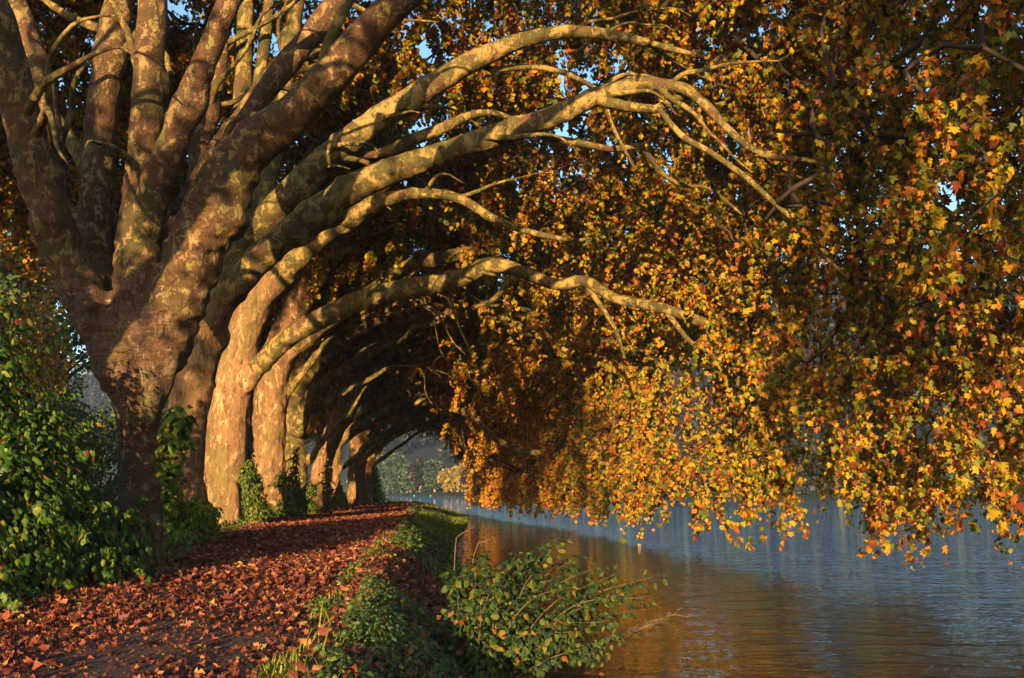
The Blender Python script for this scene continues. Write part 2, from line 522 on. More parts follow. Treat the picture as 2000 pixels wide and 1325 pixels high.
def grid_mesh(xs, ys, fz, name, mat, kind='structure'):
    X, Yg = np.meshgrid(xs, ys)
    Z = fz(X, Yg)
    V = np.stack([X, Yg, Z], -1).reshape(-1, 3)
    nx, ny = len(xs), len(ys)
    i = np.arange(ny - 1)[:, None] * nx + np.arange(nx - 1)[None]
    Q = np.stack([i, i + 1, i + nx + 1, i + nx], -1).reshape(-1, 4)
    mb = MB(); mb.add(V, Q)
    o = mb.build(name, mat)
    tag(o, kind=kind)
    return o

gx = np.concatenate([np.linspace(-900, -60, 12), np.linspace(-50, -16, 18), np.arange(-15, 3.01, .2), np.linspace(4, 30, 12), np.linspace(60, 900, 10)])
gy = np.concatenate([np.linspace(-300, -20, 8), np.arange(-10, 4, 1.0), np.arange(4, 40, .25), np.arange(40, 92, .6), np.linspace(95, 900, 20)])
grid_mesh(gx, gy, gz, 'ground', M['ground'])

# path: a sheet just above the ground
ys = np.concatenate([np.arange(-8, 40, .4), np.arange(40, 82, .8)])
V, nx = [], 13
for Y in ys:
    w0 = xl(Y) + .25 * math.sin(Y * .9) + .1 * math.sin(Y * 2.7); w1 = xr(Y) + .18 * math.sin(Y * .7 + 1) + .1 * math.sin(Y * 2.1)
    xs_ = np.linspace(w0, w1, nx)
    zz = gz(xs_, np.full(nx, Y)) + .02
    zz[0] -= .06; zz[-1] -= .06
    V.append(np.stack([xs_, np.full(nx, Y), zz], -1))
V = np.concatenate(V)
i = np.arange(len(ys) - 1)[:, None] * nx + np.arange(nx - 1)[None]
mb = MB(); mb.add(V, np.stack([i, i + 1, i + nx + 1, i + nx], -1).reshape(-1, 4))
tag(mb.build('path', M['path']), kind='structure')

mb = MB()
mb.add([(-890, -290, WATER), (890, -290, WATER), (890, 880, WATER), (-890, 880, WATER)], [(0, 1, 2, 3)])
tag(mb.build('water', M['water'], smooth=False), kind='structure')

# ------------------------------------------------------------------ plane trees
def wood_parts(root, tubes, voxel, mats, seed=0, disp=.02, wrinkle=0.0):
    """tubes: list of dict(pts, rad, trunk bool, root_r). Fuses them and splits the skin back into trunk and limbs."""
    mb = MB()
    sk, sid = [], []
    for k, t in enumerate(tubes):
        add_tube(mb, t['pts'], np.maximum(t['rad'], voxel * .62), 14, True, .06, seed + k)
        n = len(t['pts'])
        s = np.concatenate([[0], np.cumsum(np.linalg.norm(np.diff(t['pts'], axis=0), axis=1))])
        for i in range(n):
            sk.append((*t['pts'][i], t['rad'][i]))
            sid.append(0 if (t['trunk'] or s[i] < t['root_r']) else k)
    me = mb.mesh('tmp')
    o = bpy.data.objects.new('tmp', me); COL.objects.link(o)
    md = o.modifiers.new('r', 'REMESH'); md.mode = 'VOXEL'; md.voxel_size = voxel
    ms = o.modifiers.new('s', 'SMOOTH'); ms.factor = .5; ms.iterations = 5
    dg = bpy.context.evaluated_depsgraph_get()
    me2 = bpy.data.meshes.new_from_object(o.evaluated_get(dg))
    bpy.data.objects.remove(o); bpy.data.meshes.remove(me)
    nv = len(me2.vertices); V = np.zeros(nv * 3, np.float32); me2.vertices.foreach_get('co', V); V = V.reshape(-1, 3).astype(float)
    nrm = np.zeros(nv * 3, np.float32); me2.vertices.foreach_get('normal', nrm); nrm = nrm.reshape(-1, 3)
    npoly = len(me2.polygons)
    ls = np.zeros(npoly, np.int32); me2.polygons.foreach_get('loop_start', ls)
    lt = np.zeros(npoly, np.int32); me2.polygons.foreach_get('loop_total', lt)
    lv = np.zeros(len(me2.loops), np.int32); me2.loops.foreach_get('vertex_index', lv)
    assert (lt == 4).all()
    Q = lv.reshape(-1, 4)
    bpy.data.meshes.remove(me2)
    sk = np.array(sk); sid = np.array(sid)
    own = np.zeros(nv, np.int32); rr = np.zeros(nv)
    for a in range(0, nv, 4000):
        d = np.linalg.norm(V[a:a + 4000, None, :] - sk[None, :, :3], axis=2) - sk[None, :, 3]
        j = d.argmin(1); own[a:a + 4000] = sid[j]; rr[a:a + 4000] = sk[j, 3]
    amp = np.clip(rr / .5, .15, 1.2)
    nn = noise3(V, 2.2, seed) * 1.6 + noise3(V * [1, 1, .6], 5.5, seed + 1) * .9
    low = (V[:, 2] < 7)
    wr = noise3(V * [1, 1, 3.2], 4.0, seed + 2)
    V = V + nrm * (disp * amp * (nn + wrinkle * wr * low))[:, None]
    kn = np.clip(noise3(V, 1.5, seed + 5) - .42, 0, 1) * 1.6 + np.clip(noise3(V, 3.1, seed + 6) - .5, 0, 1) * .8
    V = V + nrm * (np.clip(rr, .08, .35) * .55 * kn)[:, None]
    fown = own[Q[:, 0]]
    for _ in range(3):      # every limb stays one connected piece: stray islands join their neighbour
        lab = np.arange(nv)
        e = np.concatenate([Q[:, [0, 1]], Q[:, [1, 2]], Q[:, [2, 3]], Q[:, [3, 0]]])
        fo = np.tile(fown, 4)
        # component labels inside one owner, found by label spreading over faces
        flab = np.arange(len(Q))
        for it in range(400):
            vmin = {}
            key = Q + ((fown[:, None] + 1).astype(np.int64) * nv)
            uk, inv = (keys_u, keys_inv) if it else np.unique(key, return_inverse=True)
            if not it: keys_u, keys_inv = uk, inv.reshape(Q.shape); inv = keys_inv
            mn = np.full(len(uk), 2 ** 31 - 1, np.int64)
            for c in range(4): np.minimum.at(mn, inv[:, c], flab)
            nf = mn[inv].min(1)
            nf = nf[nf] if True else nf
            if (nf == flab).all(): break
            flab = nf
        ul, ui, uc = np.unique(flab, return_inverse=True, return_counts=True)
        changed = 0
        big = {}
        for q, l_ in enumerate(ul):
            o_ = fown[l_]
            if o_ < 0: continue
            if o_ not in big or uc[q] > uc[big[o_]]: big[o_] = q
        vown = [None]
        for q, l_ in enumerate(ul):
            o_ = fown[l_]
            if o_ < 0 or big[o_] == q: continue
            fs = ui == q
            vs = np.zeros(nv, bool); vs[Q[fs].ravel()] = True
            nb = vs[Q].any(1) & ~fs
            if nb.any():
                fown[fs] = np.bincount(fown[nb][fown[nb] >= 0]).argmax() if (fown[nb] >= 0).any() else -1; changed += 1
            else: fown[fs] = -1
        if not changed: break
    trunk_obj = None
    limbs = {}
    for k in range(len(tubes)):
        sel = fown == k
        if sel.sum() < 12: continue
        q = Q[sel]
        used, inv = np.unique(q, return_inverse=True)
        m2 = MB(); m2.add(V[used], inv.reshape(-1, 4))
        ob = m2.build('trunk' if k == 0 else 'limb', mats[0] if k == 0 else mats[1], root)
        limbs[k] = ob
    return limbs

def mk_tube(ctrl, n=None, wob=0.0, rng=RNG):
    """ctrl rows x,y,z,r"""
    ctrl = np.asarray(ctrl, float)
    L = np.linalg.norm(np.diff(ctrl[:, :3], axis=0), axis=1).sum()
    n = n or max(8, int(L / .28))
    c = catmull(ctrl, n)
    c[:, 3] = np.maximum(c[:, 3], .012)
    if wob:
        off = np.stack([noise3(c[:, :3] + [k * 31.7, 0, 0], .8, 11 + k) for k in range(3)], -1) * wob
        off *= np.linspace(0, 1, n)[:, None] ** .5
        c[:, :3] += off
    return c

def L(pts, wob=0.0):
    """limb traced as (px, py, Y, width_px)"""
    return mk_tube([np.append(P(a, b, Y), PXR(w, Y)) for a, b, Y, w in pts], wob=wob)

def arch(x0, Y0, z0, reach, apex, zend, dY, r0, r1, rng, wob=.5):
    pts = []
    for t in np.linspace(0, 1, 9):
        u = reach * (t ** .9)
        z = z0 + (apex - z0) * math.sin(math.pi / 2 * min(1, t * 1.35)) - (apex - zend) * max(0, (t - .6) / .4) ** 1.6
        pts.append((x0 + u - .1 * dY * t, Y0 + dY * t, z, r0 + (r1 - r0) * t ** .75))
    pts = np.array(pts)
    pts[2:, :3] += rng.normal(0, wob * .5, (7, 3)) * np.linspace(.4, 1, 7)[:, None]
    return mk_tube(pts, wob=wob * .5)

SHELL = np.array([(-8.5, 8.5), (-8, 9.8), (-6, 12), (-3, 13.5), (0, 14.5), (4, 14.8), (7, 13.6), (9, 11.3), (10.1, 8.5), (10.5, 5.5), (10.6, 3), (10.6, .9)])
def shell_pts(n, rng, lo=0.0, hi=1.0):
    d = np.linalg.norm(np.diff(SHELL, axis=0), axis=1); s = np.concatenate([[0], np.cumsum(d)]); s /= s[-1]
    q = rng.uniform(lo, hi, n)
    u = np.interp(q, s, SHELL[:, 0]); z = np.interp(q, s, SHELL[:, 1])
    du = np.interp(q + .01, s, SHELL[:, 0]) - np.interp(q - .01, s, SHELL[:, 0]); dz = np.interp(q + .01, s, SHELL[:, 1]) - np.interp(q - .01, s, SHELL[:, 1])
    nn = np.stack([-dz, du], -1); nn /= np.maximum(np.linalg.norm(nn, axis=1, keepdims=True), 1e-6)
    return u, z, nn

def grow(nodes, nrad, cl, rng):
    """connect clusters to the nearest node of limbs / already placed clusters"""
    pos = list(nodes); par = [-1] * len(nodes)
    P0 = np.array(nodes)
    d0 = np.array([np.min(np.linalg.norm(P0 - c, axis=1)) for c in cl])
    order = np.argsort(d0)
    A = np.zeros((len(nodes) + len(cl), 3)); A[:len(nodes)] = P0; m = len(nodes)
    pen = np.zeros(len(A))
    for c in order:
        d = np.linalg.norm(A[:m] - cl[c], axis=1) + pen[:m]
        j = int(d.argmin())
        A[m] = cl[c]; par.append(j); pen[m] = min(pen[j] * .9 + .12, 1.2)
        m += 1
    cnt = np.ones(m)
    for i in range(m - 1, len(nodes) - 1, -1):
        cnt[par[i]] += cnt[i]
    return A[:m], np.array(par), cnt

def foliage(root, nodes, clusters, rng, shape, leaf, size, strands=3, nleaf=14, slen=(.5, 1.3), side=3, floor=None, twigr=.006, split=None, name='crown'):
    # unseen clusters above the frame left out so low sun reaches the far vault
    clusters = clusters[~((clusters[:, 1] > 12) & (clusters[:, 1] < 40) & (clusters[:, 2] > 4.6 + .535 * clusters[:, 1]))]
    A, par, cnt = grow(nodes, None, clusters, rng)
    m0 = len(nodes)
    idx = np.arange(m0, len(A))
    Pa, Pb = A[par[idx]], A[idx]
    d = np.linalg.norm(Pb - Pa, axis=1)
    K = 5
    t = np.linspace(0, 1, K)[None, :, None]
    mid = rng.normal(0, .16, (len(idx), 1, 3)) * d[:, None, None]
    mid[..., 2] += .12 * d[:, None]
    C = Pa[:, None] * (1 - t) + Pb[:, None] * t + mid * np.sin(math.pi * t) + rng.normal(0, .03, (len(idx), K, 3)) * np.sin(math.pi * t)
    rb = .0075 * np.sqrt(cnt[idx]) + .004
    ra = np.where(par[idx] >= m0, np.minimum(.0075 * np.sqrt(cnt[par[idx]]) + .004, rb * 1.5), rb * 1.35)
    R = ra[:, None] * (1 - t[..., 0]) + rb[:, None] * t[..., 0]
    R = np.minimum(R, .05)
    tw = MB()
    tubes_batch(tw, C, R, 5 if side > 3 else 4)
    # hanging strands
    c = np.repeat(clusters, strands, 0)
    n = len(c)
    Ls = rng.uniform(*slen, n)
    if floor is not None:
        Ls = np.minimum(Ls, np.maximum(c[:, 2] - floor, .25))
    h = rdir(n, rng); h[:, 2] *= .3
    K = 5; t = np.linspace(0, 1, K)
    S = c[:, None] + h[:, None] * (Ls[:, None, None] * .55) * (t[None, :, None] ** .8) + np.array([0, 0, -1.0]) * (Ls[:, None, None]) * (t[None, :, None] ** 1.6)
    S += rng.normal(0, .02, S.shape) * t[None, :, None]
    Rr = twigr * (1 - .6 * t)[None].repeat(n, 0)
    tubes_batch(tw, S, Rr, 3)
    twig = tw.build('twigs', M['twig'], root)
    twig['kind'] = 'stuff'
    tl = rng.uniform(.08, 1.05, (n, nleaf))
    seg = np.clip((tl * (K - 1)).astype(int), 0, K - 2); ft = tl * (K - 1) - seg
    ii = np.arange(n)[:, None]
    pos = S[ii, seg] * (1 - ft[..., None]) + S[ii, seg + 1] * ft[..., None]
    pos = pos.reshape(-1, 3)
    m = len(pos)
    off = rdir(m, rng) * rng.uniform(.02, .13, (m, 1)); pos = pos + off
    tip = off * 3.2 + rdir(m, rng) * .25 + np.array([0, 0, -.55])
    nr = rdir(m, rng) + np.array([0, 0, .5])
    sz = rng.uniform(*size, m) * rng.choice([.55, .8, 1.0, 1.0, 1.3], m)
    fo = MB()
    add_leaves(fo, pos, tip, nr, sz, shape, rng=rng)
    fo.build(name, leaf, root)
    return m

def crown_clusters(rng, xt, Yt, n, zs, y0, y1, lo=0.0, hi=1.0, thick=(0, 2.4), us=1.0, zmin=.45):
    u, z, nn = shell_pts(n, rng, lo, hi)
    off = rng.uniform(*thick, n)
    Y = rng.uniform(y0, y1, n)
    lump = np.maximum(noise3(np.stack([u, Y, z], -1), .45, 5) * 1.3, -.15)
    u2 = (u + nn[:, 0] * (off + lump)) * us
    z2 = (z + nn[:, 1] * (off + lump)) * zs
    # curtain keeps its ragged foot near the water
    low = z < 2
    z2 = np.where(low, z * .9 + rng.uniform(-.25, .9, n) + lump * .35, z2)
    x = xt + u2 - .1 * (Y - Yt) + np.clip(u2 / 10.6, 0, 1.2) ** 1.3 * np.interp(Y, [8, 13, 25, 45, 60, 75], [3.4, 3.6, 3.1, 2.1, 1.1, 0])
    c = np.stack([x, Y, np.maximum(z2, zmin)], -1)
    return c

NLEAF = [0]
def side_shoots(limbs, n, rng):
    """crooked side branches forking off the limbs"""
    out = []
    big = [l for l in limbs if len(l) > 14]
    while len(out) < n:
        l = big[int(rng.integers(len(big)))]; src = [q for q, w in enumerate(limbs) if w is l][0]
        i = int(len(l) * rng.uniform(.3, .88))
        t = norm(l[min(i + 2, len(l) - 1), :3] - l[i - 2, :3])
        d = norm(t * rng.uniform(.6, 1.1) + rdir(1, rng)[0] * .75 + np.array([.25, 0, .12]))
        Lb = rng.uniform(1.6, 4.2); r = min(max(l[i, 3] * rng.uniform(.28, .5), .022), .09)
        pts = [l[i, :3] - t * .05]
        k = 6
        for q in range(k):
            d = norm(d + rdir(1, rng)[0] * .38 + np.array([.10, 0, -.07 * q]))
            pts.append(pts[-1] + d * Lb / k)
        c = np.hstack([np.array(pts), np.linspace(r, .012, k + 1)[:, None]])
        out.append((mk_tube(c, n=16, wob=.06), src))
    return out
def plane_tree(name, label, base, trunk, limbs, rng, crown, voxel=.06, mats=('bark', 'bark_limb'), shape=MAPLE, leaf='plane_leaf',
               size=(.13, .2), nleaf=14, strands=3, side=3, disp=.02, wrinkle=0., twigr=.006, root_r=.9, extra=None, loose=(), nside=20):
    root = empty(name, base)
    tag(root, label, 'tree', 'plane trees along the lakeside path')
    tubes = [dict(pts=trunk[:, :3], rad=trunk[:, 3], trunk=True, root_r=0)]
    for l in (extra or []):   # roots and burrs belong to the trunk
        tubes.append(dict(pts=l[:, :3], rad=l[:, 3], trunk=True, root_r=0))
    for l in limbs:
        tubes.append(dict(pts=l[:, :3], rad=l[:, 3], trunk=False, root_r=root_r))
    made = wood_parts(root, tubes, voxel, (M[mats[0]], M[mats[1]]), seed=int(rng.integers(999)), disp=disp, wrinkle=wrinkle)
    for l in loose:
        mb = MB(); add_tube(mb, l[:, :3], l[:, 3], 9, True, .12, 3)
        mb.build('branch', M['bark_limb'], root)
    off = 1 + len(extra or [])
    for l, src in side_shoots(limbs, nside, rng):
        mb = MB(); add_tube(mb, l[:, :3], l[:, 3], 7, True, .1, 5)
        mb.build('branch', M['bark_limb'], made.get(off + src, root))     # forks off its limb
        loose = list(loose) + [l]
    nodes = [trunk[-1, :3]]
    for l in list(limbs) + list(loose):
        n = len(l)
        nodes += [l[i, :3] for i in range(int(n * .35), n, 2)]
        nodes.append(l[-1, :3])
    m = foliage(root, np.array(nodes), crown, rng, shape, M[leaf], size, strands, nleaf, side=side, floor=WATER + .15, twigr=twigr)
    NLEAF[0] += m
    return root

def TR(pts):
    """trunk traced as (px, py, Y, width_px)"""
    return mk_tube([np.append(P(a, b, Y), PXR(w, Y)) for a, b, Y, w in pts])

def buttress(trunk, n, rng, reach=1.0, r=.22, only=None):
    """root flares running out of the foot"""
    out = []
    b = trunk[0]
    gzb = float(gz(b[0], b[1]))
    for k in range(n):
        a = 2 * math.pi * (k + rng.uniform(-.25, .25)) / n
        dx, dy = math.cos(a), math.sin(a)
        pts = []
        for t, zz, rr in ((0, 1.3, .8), (.35, .55, .8), (.7, .12, .6), (1.0, -.02, .35), (1.35, -.14, .2)):
            pts.append((b[0] + dx * (b[3] * .55 + reach * t * .6), b[1] + dy * (b[3] * .55 + reach * t * .6), gzb + zz * (1 if t < .8 else 1), r * rr))
        out.append(mk_tube(pts, n=10))
    return out

R1 = np.random.default_rng(101)
# ---- tree 1: the many-stemmed one beside the shrub
Y1 = 16.0
t1 = TR([(268, 1115, Y1, 80), (268, 1050, Y1, 68), (268, 950, Y1, 64), (267, 850, Y1, 74), (268, 790, Y1, 96), (272, 720, Y1, 128), (275, 655, Y1, 150), (278, 600, Y1, 140)])
burr1 = [L([(225, 760, Y1 - .2, 50), (215, 700, Y1 - .3, 70), (205, 640, Y1 - .2, 70), (190, 600, Y1 - .2, 70)]),
         L([(290, 820, Y1 - .3, 30), (310, 770, Y1 - .4, 44), (325, 700, Y1 - .4, 56), (338, 640, Y1 - .3, 70)]),
         L([(285, 830, Y1 - .5, 26), (300, 775, Y1 - .6, 40), (285, 700, Y1 - .6, 50), (262, 630, Y1 - .5, 60)])]
l1 = [
    L([(205, 650, Y1 - .2, 90), (165, 580, Y1 - .3, 84), (128, 500, Y1 - .5, 84), (85, 380, Y1 - .8, 78), (38, 211, Y1 - 1.2, 78), (5, 85, Y1 - 1.6, 76), (-30, -40, Y1 - 2, 70), (-60, -220, Y1 - 2.2, 50)]),
    L([(185, 600, Y1 + .1, 60), (140, 480, Y1 + .3, 54), (108, 380, Y1 + .5, 54), (82, 170, Y1 + .6, 56), (48, 63, Y1 + .6, 54), (25, -10, Y1 + .6, 50), (0, -200, Y1 + .6, 40)]),
    L([(205, 620, Y1 + .2, 80), (186, 528, Y1 + .4, 72), (186, 400, Y1 + .5, 68), (200, 211, Y1 + .6, 62), (218, 85, Y1 + .7, 60), (235, -10, Y1 + .8, 58), (250, -200, Y1 + 1, 44)]),
    L([(268, 660, Y1 - .1, 100), (266, 600, Y1 - .2, 92), (270, 520, Y1 - .2, 92), (277, 422, Y1 - .2, 84), (286, 253, Y1 - .2, 68), (292, 127, Y1 - .2, 64), (298, -10, Y1 - .3, 60), (300, -200, Y1 - .3, 46)]),
    L([(282, 470, Y1 - .3, 70), (302, 380, Y1 - .5, 64), (347, 253, Y1 - .7, 60), (380, 169, Y1 - .8, 56), (423, 63, Y1 - .9, 52), (455, -20, Y1 - 1, 48), (500, -180, Y1 - 1, 36)]),
    L([(305, 720, Y1 - .2, 90), (330, 640, Y1 - .3, 112), (365, 535, Y1 - .4, 118), (423, 401, Y1 - .5, 124), (476, 300, Y1 - .6, 104), (592, 205, Y1 - .9, 80), (676, 112, Y1 - 1.1, 76), (745, 35, Y1 - 1.3, 68), (800, -15, Y1 - 1.4, 62), (960, -150, Y1 - 1.6, 44), (1150, -240, Y1 - 1.6, 24)]),
    L([(296, 560, Y1 + .5, 60), (342, 444, Y1 + .8, 44), (423, 300, Y1 + 1, 46), (507, 190, Y1 + 1.2, 50), (613, 63, Y1 + 1.4, 50), (668, -10, Y1 + 1.5, 48), (760, -140, Y1 + 1.6, 36)]),
    L([(372, 500, Y1 + 1.0, 50), (392, 296, Y1 + 1.3, 44), (418, 190, Y1 + 1.5, 36), (434, 60, Y1 + 1.6, 34), (440, -80, Y1 + 1.8, 28)]),
]
l1b = [
    L([(420, 420, Y1 + 1.8, 46), (455, 300, Y1 + 2, 40), (470, 211, Y1 + 2, 40), (478, 60, Y1 + 2, 38), (480, -80, Y1 + 2, 30)]),
    L([(480, 300, Y1 + 1.9, 28), (505, 170, Y1 + 2, 26), (522, 40, Y1 + 2, 24), (530, -60, Y1 + 2, 20)]),
    L([(235, 470, Y1 + .8, 30), (170, 330, Y1 + 1.5, 30), (110, 232, Y1 + 2.5, 26), (40, 120, Y1 + 3.5, 20)]),
    L([(330, 150, Y1 + 1, 20), (300, 90, Y1 + 1.5, 22), (150, 40, Y1 + 2.5, 18), (60, -20, Y1 + 3, 12)]),
    L([(625, 180, Y1 - 1, 30), (640, 90, Y1 - 1, 24), (700, -30, Y1 - .8, 18)]),
]
cl = np.vstack([crown_clusters(R1, -6.7, 17.5, 170, 1.1, 14.5, 24, .86, 1.0, (0, 1.4), zmin=.3),
                crown_clusters(R1, -6.7, 17.5, 180, 1.1, 12.5, 24, .70, .86, (0, 2.0)),
                crown_clusters(R1, -6.7, 17.5, 1400, 1.1, 16, 25, .05, .72, (0, 2.4)),
                crown_clusters(R1, -6.7, 17.5, 110, 1.0, 14, 26, 0, .25, (0, 2.0))])
cl = cl[~((cl[:, 1] < 16) & (cl[:, 0] < 2.0))]
cl = cl[~((cl[:, 0] > -5.2) & (cl[:, 0] < 3.5) & (cl[:, 2] < 12))]
fill = np.stack([R1.uniform(5.5, 9.5, 170), R1.uniform(17, 24.5, 170), 6 + 7.5 * R1.random(170)], -1)
cl = np.vstack([cl, fill])
edge = np.stack([R1.uniform(7.2, 9.8, 190), R1.uniform(14, 19, 190), 1.2 + 9.2 * R1.random(190)], -1)
cl = np.vstack([cl, edge])
plane_tree('plane_tree', 'nearest big plane tree, its burred trunk splitting into many thick stems behind the green shrub', P(264, 1090, Y1), t1, l1, R1, cl,
           voxel=.05, mats=('bark_old', 'bark_stem'), shape=LOBED, size=(.07, .145), nleaf=24, strands=3, disp=.035, wrinkle=1.3, extra=burr1 + buttress(t1, 6, R1, .35, .15), loose=l1b, side=5)

# ---- tree 2: orange trunk just behind it, two long boughs over the lake
Y2 = 22.5
R2 = np.random.default_rng(102)
t2 = TR([(352, 1045, Y2, 96), (354, 980, Y2, 84), (358, 900, Y2, 76), (366, 820, Y2, 78), (378, 740, Y2, 84), (398, 660, Y2, 84), (418, 590, Y2, 78)])
l2 = [
    L([(395, 660, Y2, 76), (425, 600, Y2 - .2, 66), (480, 535, Y2 - .4, 60), (530, 485, Y2 - .5, 60), (600, 428, Y2 - .6, 62), (700, 363, Y2 - .8, 60), (827, 313, Y2 - 1, 52), (954, 270, Y2 - 1.2, 48), (1080, 228, Y2 - 1.5, 46), (1186, 180, Y2 - 1.8, 36), (1260, 165, Y2 - 2, 30), (1334, 172, Y2 - 2.3, 26), (1375, 205, Y2 - 2.5, 20), (1440, 270, Y2 - 2.8, 18), (1500, 305, Y2 - 3, 16), (1590, 315, Y2 - 3.2, 12), (1680, 350, Y2 - 3.5, 8)]),
    L([(402, 640, Y2 + .2, 60), (450, 525, Y2 + .3, 60), (500, 450, Y2 + .2, 58), (580, 365, Y2 + .1, 60), (640, 308, Y2, 58), (700, 262, Y2, 56), (827, 177, Y2 - .2, 50), (937, 114, Y2 - .3, 44), (1063, 68, Y2 - .5, 30), (1180, 66, Y2 - .6, 24), (1290, 90, Y2 - .8, 16), (1400, 120, Y2 - 1, 10)]),
    L([(412, 620, Y2 + .4, 66), (440, 530, Y2 + .8, 60), (490, 420, Y2 + 1.1, 56), (530, 300, Y2 + 1.3, 44), (560, 130, Y2 + 1.5, 38), (590, -60, Y2 + 1.8, 30)]),
]
l2b = [
    L([(1170, 195, Y2 - 1.8, 22), (1225, 208, Y2 - 1.9, 22), (1285, 212, Y2 - 2, 18), (1330, 188, Y2 - 2.1, 18), (1375, 196, Y2 - 2.2, 13), (1430, 260, Y2 - 2.5, 9)]),
    L([(1283, 208, Y2 - 2, 12), (1330, 264, Y2 - 2.2, 13), (1394, 302, Y2 - 2.4, 12), (1462, 351, Y2 - 2.7, 12), (1511, 396, Y2 - 2.9, 11), (1564, 442, Y2 - 3.1, 10), (1602, 494, Y2 - 3.3, 9), (1660, 545, Y2 - 3.5, 6)]),
    L([(1040, 255, Y2 - 1.2, 16), (1063, 266, Y2 - .8, 15), (1123, 278, Y2 - .5, 15), (1199, 292, Y2 - .3, 14), (1250, 287, Y2, 12), (1292, 338, Y2 + .2, 11), (1334, 363, Y2 + .3, 9), (1385, 368, Y2 + .3, 7), (1450, 420, Y2 + .3, 5)]),
    L([(1186, 215, Y2 - 1.8, 9), (1200, 255, Y2 - 1.6, 8), (1240, 330, Y2 - 1.5, 6)]),
    L([(935, 125, Y2, 16), (962, 136, Y2 + .1, 14), (1038, 131, Y2 + .4, 13), (1106, 144, Y2 + .5, 11), (1165, 173, Y2 + .6, 8)]),
    L([(660, 300, Y2 + .3, 16), (740, 300, Y2 + .5, 20), (801, 275, Y2 + .8, 26), (869, 249, Y2 + 1, 24), (911, 228, Y2 + 1.2, 18), (962, 220, Y2 + 1.4, 14), (1021, 240, Y2 + 1.6, 9), (1090, 250, Y2 + 1.8, 6)]),
]
CURT = .20
def crown_mid(rng, xt, Yt, w0, w1, n, zs, us=1.0, lo2=.12, thick=(0, 2.2)):
    a = crown_clusters(rng, xt, Yt, int(n * CURT), zs, w0, w1, .80, 1.0, (0, 1.1), us, zmin=.2)
    b = crown_clusters(rng, xt, Yt, int(n * 2.15), zs, w0, w1, .05, .80, thick, us)
    c = np.vstack([a, b])
    return c[~((c[:, 1] > 56) & (c[:, 0] / c[:, 1] < -.05) & (c[:, 2] < 4.8))]
plane_tree('plane_tree', 'orange-lit plane tree second in the row, two long mottled boughs reaching high over the lake', P(352, 1040, Y2), t2, l2, R2,
           crown_mid(R2, -7.3, Y2, 19, 29, 800, 1.06), voxel=.05, mats=('bark', 'bark_limb'), shape=LOBED, size=(.09, .145), nleaf=26, strands=3,
           disp=.02, wrinkle=.5, extra=buttress(t2, 6, R2, .8, .26), loose=l2b, side=5)

# ---- tree 3
Y3 = 33.0
R3 = np.random.default_rng(103)
t3 = TR([(440, 1050, Y3, 104), (438, 1010, Y3, 92), (438, 960, Y3, 86), (440, 900, Y3, 84), (448, 800, Y3, 80), (460, 720, Y3, 74), (476, 650, Y3, 72), (498, 580, Y3, 74), (520, 540, Y3, 66)])
l3 = [
    L([(465, 760, Y3, 50), (500, 722, Y3 - .4, 40), (540, 680, Y3 - .6, 40), (583, 646, Y3 - .8, 40), (661, 606, Y3 - 1.1, 42), (746, 573, Y3 - 1.4, 40), (830, 556, Y3 - 1.7, 38), (900, 545, Y3 - 2, 34), (952, 518, Y3 - 2.2, 34), (1005, 526, Y3 - 2.5, 28), (1050, 545, Y3 - 2.7, 24), (1092, 556, Y3 - 2.9, 24), (1145, 550, Y3 - 3.1, 24), (1197, 582, Y3 - 3.4, 22), (1285, 600, Y3 - 3.9, 21), (1372, 628, Y3 - 4.4, 19), (1440, 643, Y3 - 4.8, 17), (1495, 638, Y3 - 5.2, 14), (1530, 615, Y3 - 5.4, 10), (1562, 594, Y3 - 5.6, 7)]),
    L([(500, 590, Y3, 60), (545, 545, Y3 - .2, 46), (590, 495, Y3 - .3, 42), (650, 450, Y3 - .4, 38), (740, 395, Y3 - .6, 30), (830, 378, Y3 - .8, 22), (900, 390, Y3 - 1, 20), (960, 425, Y3 - 1.2, 18), (1030, 452, Y3 - 1.4, 15), (1110, 470, Y3 - 1.6, 10)]),
    L([(505, 580, Y3 + .2, 56), (530, 480, Y3 + .5, 44), (600, 330, Y3 + .8, 40), (680, 220, Y3 + 1, 34), (770, 130, Y3 + 1.2, 26), (830, 30, Y3 + 1.4, 18)]),
    L([(510, 560, Y3 + .2, 40), (600, 480, Y3 + .8, 34), (700, 400, Y3 + 1.2, 32), (800, 330, Y3 + 1.6, 28), (960, 290, Y3 + 2, 20), (1100, 310, Y3 + 2.4, 12)]),
]
l3b = [
    L([(1145, 556, Y3 - 3.1, 12), (1200, 640, Y3 - 3, 9), (1220, 700, Y3 - 3, 6)]),
    L([(1300, 606, Y3 - 4, 12), (1350, 670, Y3 - 4, 10), (1420, 720, Y3 - 4.2, 9), (1450, 760, Y3 - 4.3, 6)]),
    L([(1400, 655, Y3 - 4.4, 9), (1440, 700, Y3 - 4.6, 10), (1440, 760, Y3 - 4.7, 6)]),
    L([(1497, 640, Y3 - 5.2, 7), (1530, 655, Y3 - 5.3, 6), (1545, 690, Y3 - 5.4, 4)]),
    L([(1000, 540, Y3 - 2.4, 14), (965, 585, Y3 - 2.2, 12), (930, 600, Y3 - 2, 8)]),
]
root3 = L([(455, 1030, Y3 - .3, 34), (478, 1040, Y3 - .5, 24), (505, 1046, Y3 - .7, 14), (535, 1052, Y3 - .8, 7)])
